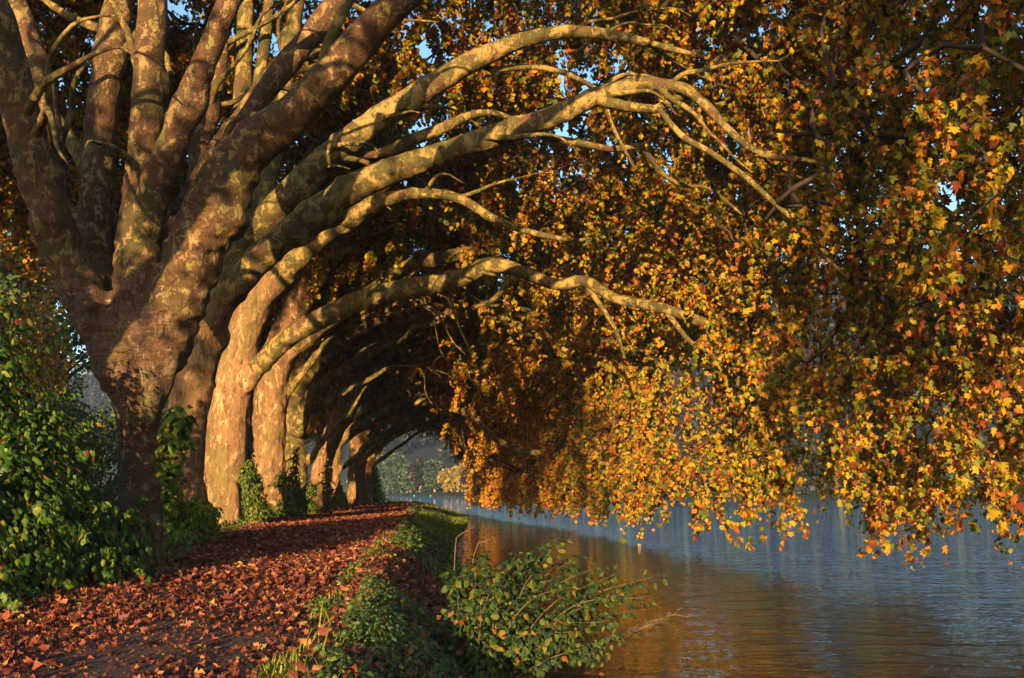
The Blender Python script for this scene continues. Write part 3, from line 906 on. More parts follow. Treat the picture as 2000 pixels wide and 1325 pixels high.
plane_tree('plane_tree', 'straight sunlit plane tree third in the row, bare orange foot at the path edge', P(440, 1035, Y3), t3, l3, R3,
           crown_mid(R3, -8.1, Y3, 27, 38, 800, .94), voxel=.05, mats=('bark', 'bark_limb'), shape=MAPLE, size=(.10, .155), nleaf=30, strands=3,
           disp=.018, wrinkle=.4, extra=[root3] + buttress(t3, 6, R3, .95, .27), loose=l3b, side=5)

# ---- trees 4 to 9
def far_tree(seed, name_label, Y, trunk, limbs, loose, w0, w1, n, zs, us=1.0, arches=5, shape=MAPLE, leaf='plane_leaf', nleaf=30, size=(.11, .17), voxel=.07, bark='bark', h0=4.0, apexs=1.0):
    rng = np.random.default_rng(seed)
    limbs = [L(l) for l in limbs]
    x, y, z, r = trunk[-1]
    ar = []
    for k in range(arches):
        s = rng.uniform(.35, .95)
        q = trunk[int(len(trunk) * s) - 1]
        ar.append(arch(q[0], q[1], q[2], rng.uniform(7, 10) * us, rng.uniform(8.5, 13.5) * max(zs, .5) * apexs, rng.uniform(3.5, 8) * zs, rng.uniform(-3.5, 2.5), min(q[3] * .5, .2), .025, rng))
    up = [mk_tube([(x, y, z - .5, r * .8), (x + rng.normal(0, .5), y + rng.normal(0, .4), z + 2 * zs, r * .6), (x + rng.normal(0, 1.2) - .6, y + rng.normal(0, 1), z + 6 * zs, r * .3)], wob=.3),
          mk_tube([(x, y, z - .5, r * .7), (x + 1.2, y + rng.normal(0, .4), z + 2.2 * zs, r * .5), (x + 3.2, y + rng.normal(0, 1), z + 6 * zs, r * .25)], wob=.3)]
    return plane_tree('plane_tree', name_label, (trunk[0][0], trunk[0][1], float(gz(trunk[0][0], trunk[0][1]))), trunk, limbs + up + ar, rng,
                      np.vstack([crown_mid(rng, -5.2 - .09 * Y, Y, w0, w1, n, zs, us), crown_clusters(rng, -5.2 - .09 * Y, Y, int(n * .08) if Y < 65 else 1, zs, w0, w1, .3, .8, (-3.6, -.8), us)]), voxel=voxel, mats=(bark, 'bark_limb'), shape=shape, leaf=leaf, size=size, nleaf=nleaf,
                      strands=3, disp=.03, wrinkle=.3, extra=buttress(trunk, 4, rng, .5, .2), loose=[L(l) for l in loose], twigr=.008, root_r=.8)

far_tree(104, 'fourth plane tree from the left, trunk rising from undergrowth behind the straight one', 43,
         TR([(524, 1025, 43, 70), (526, 970, 43, 58), (525, 900, 43, 62), (528, 800, 43, 66), (535, 723, 43, 62), (560, 640, 43, 52), (600, 560, 43, 46)]),
         [[(600, 560, 43, 46), (670, 480, 42.7, 40), (760, 430, 42.5, 34), (860, 400, 42, 26), (980, 410, 41.5, 18), (1080, 440, 41, 10)],
          [(545, 700, 42.8, 44), (620, 640, 42.5, 36), (700, 590, 42, 32), (800, 520, 41.5, 30), (900, 497, 41, 26), (1000, 470, 40.5, 24), (1060, 462, 40, 18), (1140, 482, 39.5, 20), (1200, 497, 39.2, 20), (1250, 468, 39, 16), (1302, 440, 38.7, 8)]],
         [[(1190, 490, 39.3, 12), (1240, 520, 39.1, 10), (1290, 570, 39, 8), (1330, 600, 39, 5)], [(1130, 490, 39.5, 12), (1180, 520, 39.5, 9)]],
         36, 47, 700, .90, arches=2)
far_tree(105, 'slender forked plane tree with a thin bent stem, fifth in the row', 50,
         TR([(580, 1010, 50, 50), (580, 960, 50, 44), (579, 900, 50, 42), (574, 830, 50, 46), (572, 780, 50, 46), (580, 740, 50, 44)]),
         [[(572, 790, 50, 44), (590, 740, 49.8, 42), (625, 700, 49.5, 40), (690, 645, 49, 36), (740, 618, 48.5, 34), (787, 601, 48, 30), (850, 580, 47.5, 24), (930, 590, 47, 18), (1040, 652, 46.5, 14), (1127, 694, 46, 10), (1200, 715, 45.5, 6)],
          [(578, 850, 49.5, 30), (592, 817, 49.3, 24), (600, 785, 49.1, 24), (624, 752, 48.9, 22), (702, 703, 48.5, 22), (808, 640, 47.5, 26), (860, 618, 47.2, 28), (889, 612, 47, 24), (950, 601, 46.5, 18), (1040, 610, 46, 12), (1120, 640, 45.5, 7)]],
         [], 43, 54, 660, .85, arches=3, bark='bark_limb')
far_tree(106, 'leaning plane tree in middle of row, its trunk bending towards the lake', 57,
         TR([(614, 1000, 57, 48), (620, 960, 57, 38), (627, 920, 57, 37), (647, 858, 57, 38), (672, 801, 57, 38), (706, 744, 57, 34)]),
         [[(706, 744, 57, 34), (747, 700, 56.5, 30), (830, 660, 56, 26), (900, 690, 55.5, 20), (970, 700, 55, 16), (1040, 736, 54.5, 13), (1111, 771, 54, 10), (1145, 785, 54, 7)],
          [(680, 790, 57, 28), (760, 720, 56.5, 22), (840, 680, 56, 20), (930, 660, 55.5, 14), (1010, 680, 55, 9)]],
         [], 50, 61, 620, .78, .98, arches=3, leaf='plane_leaf_far')
far_tree(107, 'slim pale plane tree with one dark low bough snaking out over the water', 62,
         TR([(655, 998, 62, 30), (653, 950, 62, 24), (652, 900, 62, 26), (657, 865, 62, 28), (680, 838, 62, 26)]),
         [[(657, 870, 62, 20), (690, 840, 61, 18), (726, 817, 60, 17), (767, 795, 59, 17), (828, 785, 58, 16), (889, 799, 57, 15), (930, 817, 56, 15), (971, 856, 55, 14), (1000, 876, 54.5, 13), (1050, 885, 54, 11), (1080, 878, 53.5, 11), (1100, 860, 53, 10), (1118, 832, 53, 9), (1140, 815, 52.5, 8), (1185, 805, 52, 6), (1228, 797, 51.5, 4)],
          [(676, 850, 61.5, 20), (760, 810, 60.5, 14), (840, 776, 59.5, 12), (910, 748, 58.5, 10), (970, 748, 58, 9), (1005, 768, 57.5, 8), (1068, 802, 57, 5)]],
         [], 55, 66, 580, .68, .96, arches=4, leaf='plane_leaf_far')
far_tree(108, 'stout plane tree near the end of row, glowing orange with dark shadow bands', 68,
         TR([(698, 996, 68, 46), (697, 960, 68, 36), (697, 920, 68, 34), (700, 870, 68, 36), (704, 845, 68, 34)]),
         [[(704, 860, 68, 26), (720, 830, 67.5, 24), (760, 790, 67, 22), (830, 745, 66, 18), (900, 730, 65, 12), (960, 750, 64, 8)],
          [(704, 900, 67.6, 20), (720, 892, 67.5, 18), (746, 866, 67, 17), (787, 842, 66.5, 14), (848, 817, 66, 11), (900, 830, 65, 7)]],
         [], 61, 72, 520, .60, .92, arches=2, leaf='plane_leaf_far')
far_tree(109, 'last plane tree at the far end of path, leaning out beside the bright green bush', 75,
         TR([(712, 990, 75, 30), (714, 960, 75, 22), (720, 900, 75, 22), (734, 872, 75, 22)]),
         [[(728, 885, 75, 18), (752, 855, 74.5, 16), (785, 833, 74, 14), (812, 818, 73.5, 12), (860, 815, 73, 9), (910, 840, 72, 6)],
          [(720, 900, 75, 16), (735, 850, 75, 14), (770, 810, 74.5, 12), (820, 790, 74, 9), (880, 800, 73, 6)]],
         [], 66, 79, 520, .46, .86, arches=1, leaf='plane_leaf_far')

# ---- tree 0: stands beside the photographer, only its boughs come into view
R0 = np.random.default_rng(100)
x0, Y0 = -8.2, 7.5
t0 = mk_tube([(x0, Y0, -.1, .62), (x0, Y0, .8, .5), (x0 + .05, Y0, 2.5, .5), (x0 + .1, Y0, 4.2, .56)])
l0 = [arch(x0, Y0, 3.8, 12, 12.5, 10, 1.5, .34, .04, R0, .25), arch(x0, Y0, 3.9, 11, 12.5, 10.5, -4, .32, .04, R0, .25),
      mk_tube([(x0, Y0, 4, .4), (x0 - .6, Y0 - .5, 8, .3), (x0 - 2, Y0 - 1, 13, .1)])]
cl = np.vstack([np.stack([R0.uniform(5.4, 8.8, 130), R0.uniform(11.2, 15, 130), 3.8 + 7 * R0.random(130)], -1),
                crown_clusters(R0, x0, Y0, 120, 1.0, -2, 12, .1, .7, (0, 2.0))])
cl = cl[~((cl[:, 0] < 4.0) & (cl[:, 0] > -3) & (cl[:, 2] < 13))]
back = np.stack([R0.uniform(-12, -3.2, 290), R0.uniform(-6, 3.0, 290), 5.6 + 5.0 * R0.random(290)], -1)  # unseen foliage behind the camera, added to shade the nearest tree's stems
back = back[noise3(back, .6, 3) > -.2]
top2 = np.stack([R0.uniform(2, 12, 130), R0.uniform(-6, 2.0, 130), 9.5 + 5.5 * R0.random(130)], -1)  # high foliage out of view, added to shade the upper crowns
top = np.stack([R0.uniform(4, 10, 70), R0.uniform(-5, 2.0, 70), 7.6 + 3.5 * R0.random(70)], -1)  # out of view as well, added to shade the upper right leaves
side = np.stack([R0.uniform(2.5, 9, 150), R0.uniform(-5, 1, 150), 6 + 6 * R0.random(150)], -1)  # unseen leaf mass added only to shade the near right curtain
back = np.vstack([back, top, top2, side])
cl = np.vstack([cl, back])
plane_tree('plane_tree', 'plane tree whose large dark leaves hang into the upper right corner', (x0, Y0, 0), t0, l0, R0, cl,
           voxel=.07, mats=('bark', 'bark_limb'), shape=LOBED, size=(.07, .15), nleaf=22, strands=3, extra=buttress(t0, 5, R0), side=5)
print('leaves', NLEAF[0])

# ------------------------------------------------------------------ shrubs and small plants
def shrub(name, label, cat, blobs, n, leaf, shape, size, rng, group=None, stems=10, depth=.35, base=None, droop=-.8, stem_mat='stem', surf=1.0, shoots=12, sscale=1.0):
    """blobs: (x, y, z, rx, ry, rz); leaves shingle the outside of the merged blobs"""
    B = np.array(blobs, float)
    if base is None:
        base = (B[:, 0].mean(), B[:, 1].mean())
    zb = float(gz(base[0], base[1]))
    root = empty(name, (base[0], base[1], zb))
    tag(root, label, cat, group)
    area = (B[:, 3] * B[:, 5] + B[:, 4] * B[:, 5] + B[:, 3] * B[:, 4])
    k = rng.choice(len(B), n, p=area / area.sum())
    d = rdir(n, rng)
    lump = 1 + .26 * noise3(d * 2 + k[:, None] * 7.1, 1.2, 9) + .16 * noise3(d * 5 + k[:, None] * 3.3, 1.2, 8)
    rr = (lump - rng.random(n) ** 1.6 * depth)[:, None]
    pos = B[k, :3] + d * B[k, 3:6] * rr
    inside = np.zeros(n, bool)
    for j in range(len(B)):
        q = np.linalg.norm((pos - B[j, :3]) / B[j, 3:6], axis=1)
        inside |= (q < .62) & (k != j)
    g = gz(pos[:, 0], pos[:, 1])
    ok = (~inside) & (pos[:, 2] > g + .03) & (pos[:, 2] > WATER + .03)
    pos, d = pos[ok], d[ok]
    m = len(pos)
    tip = d * .6 + np.array([0, 0, droop]) + rdir(m, rng) * .35
    nr = d + np.array([0, 0, .35]) + rdir(m, rng) * .45
    mb2 = MB()
    add_leaves(mb2, pos, tip, nr, rng.uniform(*size, m), shape, rng=rng)
    # stray shoots standing out of the mass
    ns = shoots
    if ns:
        j = rng.choice(m, ns)
        o0 = pos[j]; dd = norm(d[j] + rdir(ns, rng) * .5 + np.array([0, -.1, .35])); Ls = rng.uniform(.25, .6, ns) * sscale
        tt = np.linspace(.1, 1, 11)[None, :, None]
        sp = o0[:, None] + dd[:, None] * Ls[:, None, None] * tt + np.array([0, 0, -.55]) * Ls[:, None, None] * tt ** 2
        sp = np.repeat(sp.reshape(-1, 3), 2, 0); sp = sp + rdir(len(sp), rng) * .035
        add_leaves(mb2, sp, rdir(len(sp), rng) * .7 + np.array([0, 0, -.8]), rdir(len(sp), rng) + np.array([0, -.8, .3]), rng.uniform(*size, len(sp)) * .95, shape, rng=rng)
    fo = mb2.build('foliage', M[leaf], root)
    # stems from the foot to the leaf mass
    js = rng.choice(m, min(stems, m), replace=False)
    sm = MB()
    for j in js:
        e = pos[j]
        b = np.array([base[0] + rng.normal(0, .05), base[1] + rng.normal(0, .05), zb - .05])
        mid = (b + e) / 2 + np.array([0, 0, .25 * np.linalg.norm(e - b)]) * .5 + rng.normal(0, .05, 3)
        c = catmull(np.array([b, mid, e]), 9)
        add_tube(sm, c, np.linspace(.012, .004, 9) * (1 + .4 * np.linalg.norm(e - b)), 5, False)
    st = sm.build('stems', M[stem_mat], root)
    st['kind'] = 'stuff'
    return root

RS = np.random.default_rng(55)
# big shrub left of the path
shrub('shrub', 'large leafy green shrub with a few red leaves, at the left picture edge', 'shrub',
      [(-6.9, 11.2, .7, 1.4, 1.5, 1.25), (-6.0, 11.6, .8, 1.0, 1.2, 1.1), (-7.1, 12.4, 2.3, 1.2, 1.1, 1.25), (-6.15, 12.6, 1.35, .8, .9, .85), (-5.6, 12.4, .35, .85, 1.0, .85),
       (-6.3, 10.6, .1, 1.35, 1.1, .75), (-5.3, 13.4, .3, .6, .8, .7), (-8.3, 12.5, 2.0, 1.6, 1.6, 2.0)],
      27000, 'shrub_leaf', OVATE, (.06, .13), RS, stems=60, depth=.4, base=(-6.4, 12.2), shoots=260)
shrub('bush', 'low yellow-green bush at the foot between the first two plane trunks', 'bush',
      [tuple(P(385, 1010, 21.2)) + (.5, .5, .38), tuple(P(350, 1040, 20.5)) + (.45, .5, .3), tuple(P(330, 1000, 20.8)) + (.35, .4, .4)],
      2600, 'bright_leaf', OVATE, (.07, .12), RS, stems=14)
shrub('bush', 'maple-leaved sapling climbing the shaded gap beside the second trunk', 'sapling',
      [tuple(P(325, 930, 20.2)) + (.22, .25, .5), tuple(P(330, 860, 20.2)) + (.25, .25, .4), tuple(P(352, 815, 20.2)) + (.28, .25, .25), tuple(P(318, 985, 20.2)) + (.25, .25, .3)],
      420, 'bright_leaf', MAPLE, (.11, .19), RS, stems=12)
G1 = 'bushes growing between the plane trunks'
def shr_at(px, py0, py1, Y, wpx, label, n, leaf='green_leaf', size=(.07, .13), grp=G1, name='bush', cat='bush', lean=0):
    b = P(px, py1, Y); t = P(px + lean, py0, Y)
    g = float(gz(b[0], b[1])); h = max(t[2] - g, .4); w = wpx * Y / F / 2
    blobs = []
    for k in range(5):
        s = k / 4
        blobs.append((b[0] + (t[0] - b[0]) * s + RS.normal(0, w * .25), Y + RS.normal(0, w * .3), g + h * (.12 + .66 * s), w * RS.uniform(.6, .95) * (1 - .35 * s), w * RS.uniform(.7, 1.0), h * .24))
    shrub(name, label, cat, blobs, n, leaf, OVATE if Y < 45 else KITE, size, RS, group=grp, stems=10, base=(b[0], b[1]))
shr_at(505, 900, 1030, 33, 70, 'dense green bush directly right of the straight sunlit trunk', 3600, lean=-10)
shr_at(487, 820, 960, 36, 22, 'narrow upright bush filling the dark gap behind the straight sunlit trunk', 1500)
shr_at(560, 920, 1020, 40, 60, 'leafy bush hiding the foot of the fourth trunk', 2800, lean=10)
shr_at(578, 870, 960, 45, 24, 'climbing bush halfway up between fourth and fifth trunks', 1200)
shr_at(600, 940, 1008, 46, 50, 'rounded low bush in front of the thin forked tree', 2000, 'green_leaf')
shr_at(640, 880, 1000, 55, 26, 'tall narrow bush right behind the leaning trunk', 1700)
shr_at(665, 960, 996, 57, 40, 'low green bush beside the two slim pale trunks', 1400, 'bright_leaf')
shr_at(735, 905, 990, 77, 32, 'bright yellow-green bush at the very end of the path', 3200, 'bright_leaf', (.09, .16), lean=-4)
shr_at(715, 960, 992, 72, 20, 'small bush at the foot of the last plane trunk', 800, 'bright_leaf')
# darker shrubs behind the row, on the land side
for k, (x, Y, h, w) in enumerate([(-18.5, 21, 5, 2.2), (-20.5, 28, 6, 3), (-21, 36, 5.5, 2.8), (-21.5, 45, 6, 3), (-21, 54, 5.5, 3), (-20.5, 64, 6, 3.4), (-18.5, 74, 5, 3)]):
    lb = ['dark shrub half hidden left of the burred trunk', 'tall dark shrub standing behind the burred tree stems', 'dark shrub seen low between first and second trunks', 'dark shrub behind the straight sunlit trunk',
          'dark shrub behind the fourth and fifth trunks', 'dark shrub behind the leaning trunk', 'dark shrub behind the stout glowing trunk'][k]
    blobs = [(x + RS.normal(0, w * .3), Y + RS.normal(0, w * .5), h * s * .8 + .3, w * (1.1 - .4 * s), w * 1.3, h * .3) for s in (0.05, .35, .65, .95)]
    shrub('shrub', lb, 'shrub', blobs, 5200, 'green_leaf', KITE, (.14, .26), RS, group='dark shrubs on the land side of the trunks', stems=14, depth=.5)

# background woodland trees left
def wood_tree(x, Y, h, w, label, leaf, n=6000, grp=None, size=(.3, .55), trunk_mat='far_trunk', name='broadleaf_tree', crown_lo=.3, zb=None, seedn=0, twin=False):
    rng = np.random.default_rng(int(abs(x * 13 + Y * 7)) + seedn)
    if zb is None: zb = float(gz(x, Y))
    root = empty(name, (x, Y, zb))
    tag(root, label, 'tree', grp)
    mb = MB()
    lim = [mk_tube([(x, Y, zb - .2, h * .022 + .05), (x + rng.normal(0, w * .04), Y, zb + h * .4, h * .016), (x + rng.normal(0, w * .06), Y, zb + h * .85, h * .004)], n=10)]
    for k in range(7):
        s = rng.uniform(.3, .75); a = rng.uniform(0, 6.28); c = lim[0][int(s * 9)]
        e = np.array([math.cos(a) * w * .42, math.sin(a) * w * .42, h * .18])
        lim.append(mk_tube([(c[0], c[1], c[2], h * .008), (c[0] + e[0] * .5, c[1] + e[1] * .5, c[2] + e[2] * .6, h * .005), (c[0] + e[0], c[1] + e[1], c[2] + e[2], h * .002)], n=6))
    if twin:
        lim.append(mk_tube([(x + h * .03, Y, zb - .2, h * .018), (x + h * .06, Y, zb + h * .4, h * .013), (x + h * .1, Y, zb + h * .7, h * .003)], n=8))
    for l in lim: add_tube(mb, l[:, :3], l[:, 3], 6, True)
    mb.build('trunk', M[trunk_mat], root)
    nb = 26
    bz = rng.uniform(crown_lo, .93, nb)
    prof = np.sin(np.clip((bz - crown_lo + .08) / (1.02 - crown_lo), 0, 1) * math.pi) ** .6
    a = rng.uniform(0, 6.28, nb); r = rng.uniform(.1, .42, nb) * w * prof
    bc = np.stack([x + np.cos(a) * r, Y + np.sin(a) * r, zb + h * bz], -1)
    br = w * rng.uniform(.12, .22, nb)
    k = rng.integers(0, nb, n)
    d = rdir(n, rng); d[:, 2] *= .75
    pos = bc[k] + d * (br[k] * (1 - rng.random(n) ** 2 * .6))[:, None]
    tip = d + rdir(n, rng) * .7 + np.array([0, 0, -.3])
    m2 = MB()
    add_leaves(m2, pos, tip, d + rdir(n, rng) * .5, rng.uniform(*size, n), KITE, rng=rng)
    m2.build('crown', M[leaf], root)
    return root
for k, (x, Y, h, w) in enumerate([(-26, 40, 19, 11), (-28, 52, 20, 11), (-30, 64, 22, 12), (-25, 82, 18, 11), (-38, 78, 26, 15), (-33, 46, 20, 13), (-20.5, 27, 15, 8)]):
    lb = ['dark tree behind the leftmost stems, its crown against small sky gaps', 'dark tree seen between the burred tree stems', 'dark tree deep behind the row, above the second trunk', 'dark tree behind the far plane trunks',
          'tall dark tree far back on the left', 'dark tree left of the burred tree', 'nearest dark tree at the left picture edge'][k]
    wood_tree(x, Y, h, w, lb, 'plane_leaf' if k % 2 else 'green_leaf', 11000, 'dark trees on the land side', (.2, .4), 'twig', crown_lo=.05)

# ------------------------------------------------------------------ far shore
FSX = np.array([-1200, -140, -60, -10, 30, 75, 130, 400, 1200.])
FSY = np.array([420, 420, 350, 290, 235, 195, 172, 150, 150.])
def fshore(x): return np.interp(x, FSX, FSY)
def hz(x, Y):
    d = Y - fshore(x)
    t = np.clip((d - 14) / 190, 0, 1)
    nn = noise3(np.stack([np.ravel(x), np.ravel(Y), 0 * np.ravel(x)], -1), .008, 21).reshape(np.shape(x))
    return np.where(d < 3, -2.5 + d * .8, -.1 + np.clip(d, 0, 14) * .05 + (t ** .8) * (62 + 14 * nn))
hx = np.arange(-700, 901, 20.0); hyy = np.arange(0, 441, 4.0)
X, D = np.meshgrid(hx, hyy)
Yh = fshore(X) + D - 2
Z = hz(X, Yh)
i = np.arange(len(hyy) - 1)[:, None] * len(hx) + np.arange(len(hx) - 1)[None]
mb = MB(); mb.add(np.stack([X, Yh, Z], -1).reshape(-1, 3), np.stack([i, i + 1, i + len(hx) + 1, i + len(hx)], -1).reshape(-1, 4))
tag(mb.build('hills', M['hill']), kind='structure')

# woodland mass covering the hill
RH = np.random.default_rng(77)
nt_ = 2600
tx = RH.uniform(-260, 330, nt_); td = RH.uniform(22, 260, nt_) ** 1.0
tY = fshore(tx) + td
tz = hz(tx, tY)
th = RH.uniform(9, 15, nt_)
per = 90
k = np.repeat(np.arange(nt_), per)
d = rdir(len(k), RH); d[:, 2] = np.abs(d[:, 2]) * 1.0
pos = np.stack([tx[k], tY[k], tz[k] + th[k] * .45], -1) + d * np.stack([th[k] * .33, th[k] * .33, th[k] * .55], -1) * RH.uniform(.6, 1, len(k))[:, None]
mb = MB()
add_leaves(mb, pos, d + rdir(len(k), RH) * .6, d + rdir(len(k), RH) * .4, RH.uniform(.7, 1.7, len(k)), KITE, rng=RH)
tag(mb.build('hillside_wood', M['hill_leaf']), 'dark wooded hillside rising behind the far shore', kind='stuff')

G2 = 'trees along the far lake shore'
def far_shore_tree(px, ptop, pw, leaf, label, crown_lo=.12, twin=True, n=2600, back=6, g=G2):
    x = (px - 1000) / F * 300
    for _ in range(4):
        Yf = fshore(x) + back; x = (px - 1000) / F * Yf * 1.0
    zb = float(hz(np.array(x), np.array(Yf)))
    h = P(px, ptop, Yf)[2] - zb
    w = pw * Yf / F * 1.15
    wood_tree(float(x), float(Yf), float(h), float(w), label, leaf, n, g, (.8, 1.5), 'far_trunk', crown_lo=crown_lo, zb=zb, twin=twin)
FT = [(748, 890, 30, 'far_leaf', 'broad teal tree at left end of far shore, partly behind the path bush', .08),
      (776, 886, 38, 'far_leaf', 'tallest pale green tree on the far shore', .08),
      (803, 905, 24, 'far_leaf', 'slim dark tree on the far shore right of the tallest one', .2),
      (822, 898, 34, 'hill_leaf', 'brownish tree with twin pale trunks on the far shore', .28),
      (850, 902, 42, 'far_leaf', 'dark green tree with forked pale trunks left of the yellow one', .25),
      (896, 911, 54, 'far_yellow', 'yellow round-crowned tree on the far bank', .25),
      (925, 915, 34, 'hill_leaf', 'thin brown tree right of the yellow one', .3),
      (952, 918, 32, 'far_leaf', 'dark tree beside the hanging foliage edge on far shore', .15)]
for a in FT:
    far_shore_tree(a[0], a[1], a[2], a[3], a[4], a[5], twin=a[0] in (822, 850, 803), n=2600)
for k, px in enumerate([1000, 1060, 1130, 1210, 1290, 1370, 1450, 1530, 1600, 1670, 1730, 1790, 1850, 1910, 1970, 2040]):
    far_shore_tree(px, 868 + RH.uniform(-22, 20), 80, 'hill_leaf' if k % 3 else 'far_leaf', ['dark far-shore tree glimpsed through the hanging leaf curtain'][0], .08, False, 1500, 7, 'far-shore trees behind the leaf curtain')
# low brush on the far bank
mb = MB(); nb = 5000
bx = RH.uniform(-90, 160, nb); by = fshore(bx) + RH.uniform(2, 12, nb) + 1
keep = ~((bx > -30) & (bx < -8) & (RH.random(nb) < .8))
bx, by = bx[keep], by[keep]; nb = len(bx)
bp_ = np.stack([bx, by, np.maximum(hz(bx, by), WATER) + RH.uniform(0, 2.4, nb) ** 1.2], -1)
add_leaves(mb, bp_, rdir(nb, RH), rdir(nb, RH), RH.uniform(.8, 1.6, nb), KITE, rng=RH)
tag(mb.build('brush', M['far_leaf']), 'low green brush along the far bank', kind='stuff')

# buoys
def buoy(px, py, colr, label):
    Y = (CAMH - WATER) / ((ST + (662.5 - py) / F * CT) * -1 / (CT - (662.5 - py) / F * ST))
    p = P(px, py, Y)
    if colr not in M:
        m, nt, out = newmat('buoy_' + colr)
        pb = N(nt, 'ShaderNodeBsdfPrincipled', i_Roughness=.4)
        pb.inputs['Base Color'].default_value = {'green': (.02, .45, .22, 1), 'red': (.6, .03, .03, 1), 'pink': (.6, .05, .12, 1)}[colr]
        nt.links.new(pb.outputs[0], out.inputs[0]); M[colr] = m
    root = empty('buoy', (p[0], p[1], WATER)); tag(root, label, 'buoy', 'marker buoys on the lake')
    s = Y / F * 1.9
    mb = MB()
    zz = [-.3, 0, .25, .6, .8, .86]; rr = [.5, .95, 1, .75, .35, .1]
    add_tube(mb, [(p[0], p[1], WATER + z * s * 1.3) for z in zz], np.array(rr) * s * .75, 12)
    mb.build('float', M[colr], root)
    mb = MB(); add_tube(mb, [(p[0], p[1], WATER + s * 1.05), (p[0], p[1], WATER + s * 1.5)], [s * .12, s * .1], 6)
    mb.build('top_mark', M[colr], root)
buoy(809, 969.0, 'green', 'left one of the two small green buoys off the far shore')
buoy(841, 969.3, 'green', 'green buoy nearest below the yellow far-shore tree')
buoy(955, 972.0, 'red', 'small red buoy near the edge of the hanging leaves')
buoy(1805, 988.0, 'green', 'green buoy seen under the leaf curtain at right')
buoy(1780, 984.0, 'pink', 'pink-red buoy seen under the leaf curtain at right')

# ------------------------------------------------------------------ ground cover (stuff)
RL = np.random.default_rng(31)
def scatter(n, y0, y1, x0f, x1f, rng, power=1.0):
    Y = y0 + (y1 - y0) * rng.random(n) ** power
    t = rng.random(n)
    return x0f(Y) + (x1f(Y) - x0f(Y)) * t, Y, t

def litter(n, y0, y1, shape, size, tilt=.35, power=1.0):
    x, Y, t = scatter(n, y0, y1, lambda y: xl(y) - 1.4, lambda y: shore(y) - .25, RL, power)
    # worn middle of the path keeps fewer leaves near the camera
    nn = noise3(np.stack([x, Y, 0 * x], -1), .8, 40)
    c = np.abs(x - (xl(Y) * .45 + xr(Y) * .55)) / 1.35
    keep = RL.random(n) < np.clip(.20 + .12 * np.clip((Y - 7) / 6, 0, 1) + .34 * c + .5 * nn + np.clip((Y - 13) / 26, 0, .6), .07, 1)
    bank = x > xr(Y) + .3
    keep &= ~(bank & (noise3(np.stack([x, Y, 0 * x], -1), .9, 60) > .05) & (RL.random(n) < .75))
    x, Y = x[keep], Y[keep]; m = len(x)
    z = gz(x, Y) + .028 + RL.random(m) * .02
    a = RL.uniform(0, 2 * math.pi, m)
    tip = np.stack([np.cos(a), np.sin(a), RL.normal(0, tilt, m)], -1)
    nr = np.array([0, 0, 1.0]) * np.where(RL.random(m) < .5, 1, -1)[:, None] + RL.normal(0, tilt, (m, 3))
    return np.stack([x, Y, z], -1), tip, nr, RL.uniform(*size, m)
mb = MB()
for (n, y0, y1, sh, sz, tl) in [(8500, 4.8, 12, LOBED, (.035, .085), .36), (15000, 12, 24, MAPLE, (.045, .095), .42), (22000, 24, 50, MAPLE, (.07, .13), .45), (16000, 50, 84, KITE, (.11, .19), .55)]:
    a = litter(n * 2, y0, y1, sh, sz, tl)
    add_leaves(mb, *a, sh, rng=RL, warp=1.1)
xx, YY, _t = scatter(34000, 4.8, 26, lambda y: xl(y) - 1, lambda y: shore(y) - .3, RL, 1.4)
aa = RL.uniform(0, 6.28, len(xx))
add_leaves(mb, np.stack([xx, YY, gz(xx, YY) + .026], -1), np.stack([np.cos(aa), np.sin(aa), RL.normal(0, .4, len(xx))], -1), np.array([0, 0, 1.0]) + RL.normal(0, .4, (len(xx), 3)), RL.uniform(.015, .045, len(xx)), KITE, rng=RL)
xx, YY, _t = scatter(2600, 5.2, 20, lambda y: xr(y) + .1, lambda y: shore(y) - .3, RL, 1.2)
aa = RL.uniform(0, 6.28, len(xx))
add_leaves(mb, np.stack([xx, YY, gz(xx, YY) + .05 + .14 * RL.random(len(xx))], -1), np.stack([np.cos(aa), np.sin(aa), RL.normal(0, .4, len(xx))], -1), np.array([0, -.2, 1.0]) + RL.normal(0, .35, (len(xx), 3)), RL.uniform(.05, .11, len(xx)), MAPLE, rng=RL, warp=.8)
tag(mb.build('leaf_litter', M['litter']), 'fallen red-brown leaves strewn over path and bank', kind='stuff')

# grass blades and herbs on the bank
def blades(mb, x, Y, h, rng, lean=.5, w=.007):
    n = len(x); z = gz(x, Y)
    a = rng.uniform(0, 2 * math.pi, n); d = np.stack([np.cos(a), np.sin(a), 0 * a], -1)
    side = np.stack([-np.sin(a), np.cos(a), 0 * a], -1)
    b = np.stack([x, Y, z], -1); ln = rng.uniform(.2, 1, n)[:, None] * lean
    V = []
    for s, ww in ((0, 1), (.4, .85), (.75, .5)):
        c = b + np.array([0, 0, 1.0]) * (h * (s - .25 * s * s * ln[:, 0]))[:, None] + d * (h[:, None] * ln * s * s)
        V += [c - side * w * ww * (1 + h[:, None]), c + side * w * ww * (1 + h[:, None])]
    c = b + np.array([0, 0, 1.0]) * (h * (1 - .35 * ln[:, 0]))[:, None] + d * (h[:, None] * ln)
    V.append(c)
    V = np.stack(V, 1)
    o = (np.arange(n) * 7)[:, None]
    base = mb.n
    mb.add(V.reshape(-1, 3), np.vstack([o + np.array([0, 1, 3, 2]), o + np.array([2, 3, 5, 4])]))
    mb.f.setdefault(3, []).append((o + np.array([4, 5, 6]) + base).astype(np.int32)); mb.mi.setdefault(3, []).append(np.zeros(n, np.int32))
gb = MB()
x, Y, t = scatter(24000, 5.5, 40, lambda y: xr(y) - .1, lambda y: shore(y) + .02, RL, 1.3)
nn = noise3(np.stack([x, Y, 0 * x], -1), .9, 60)
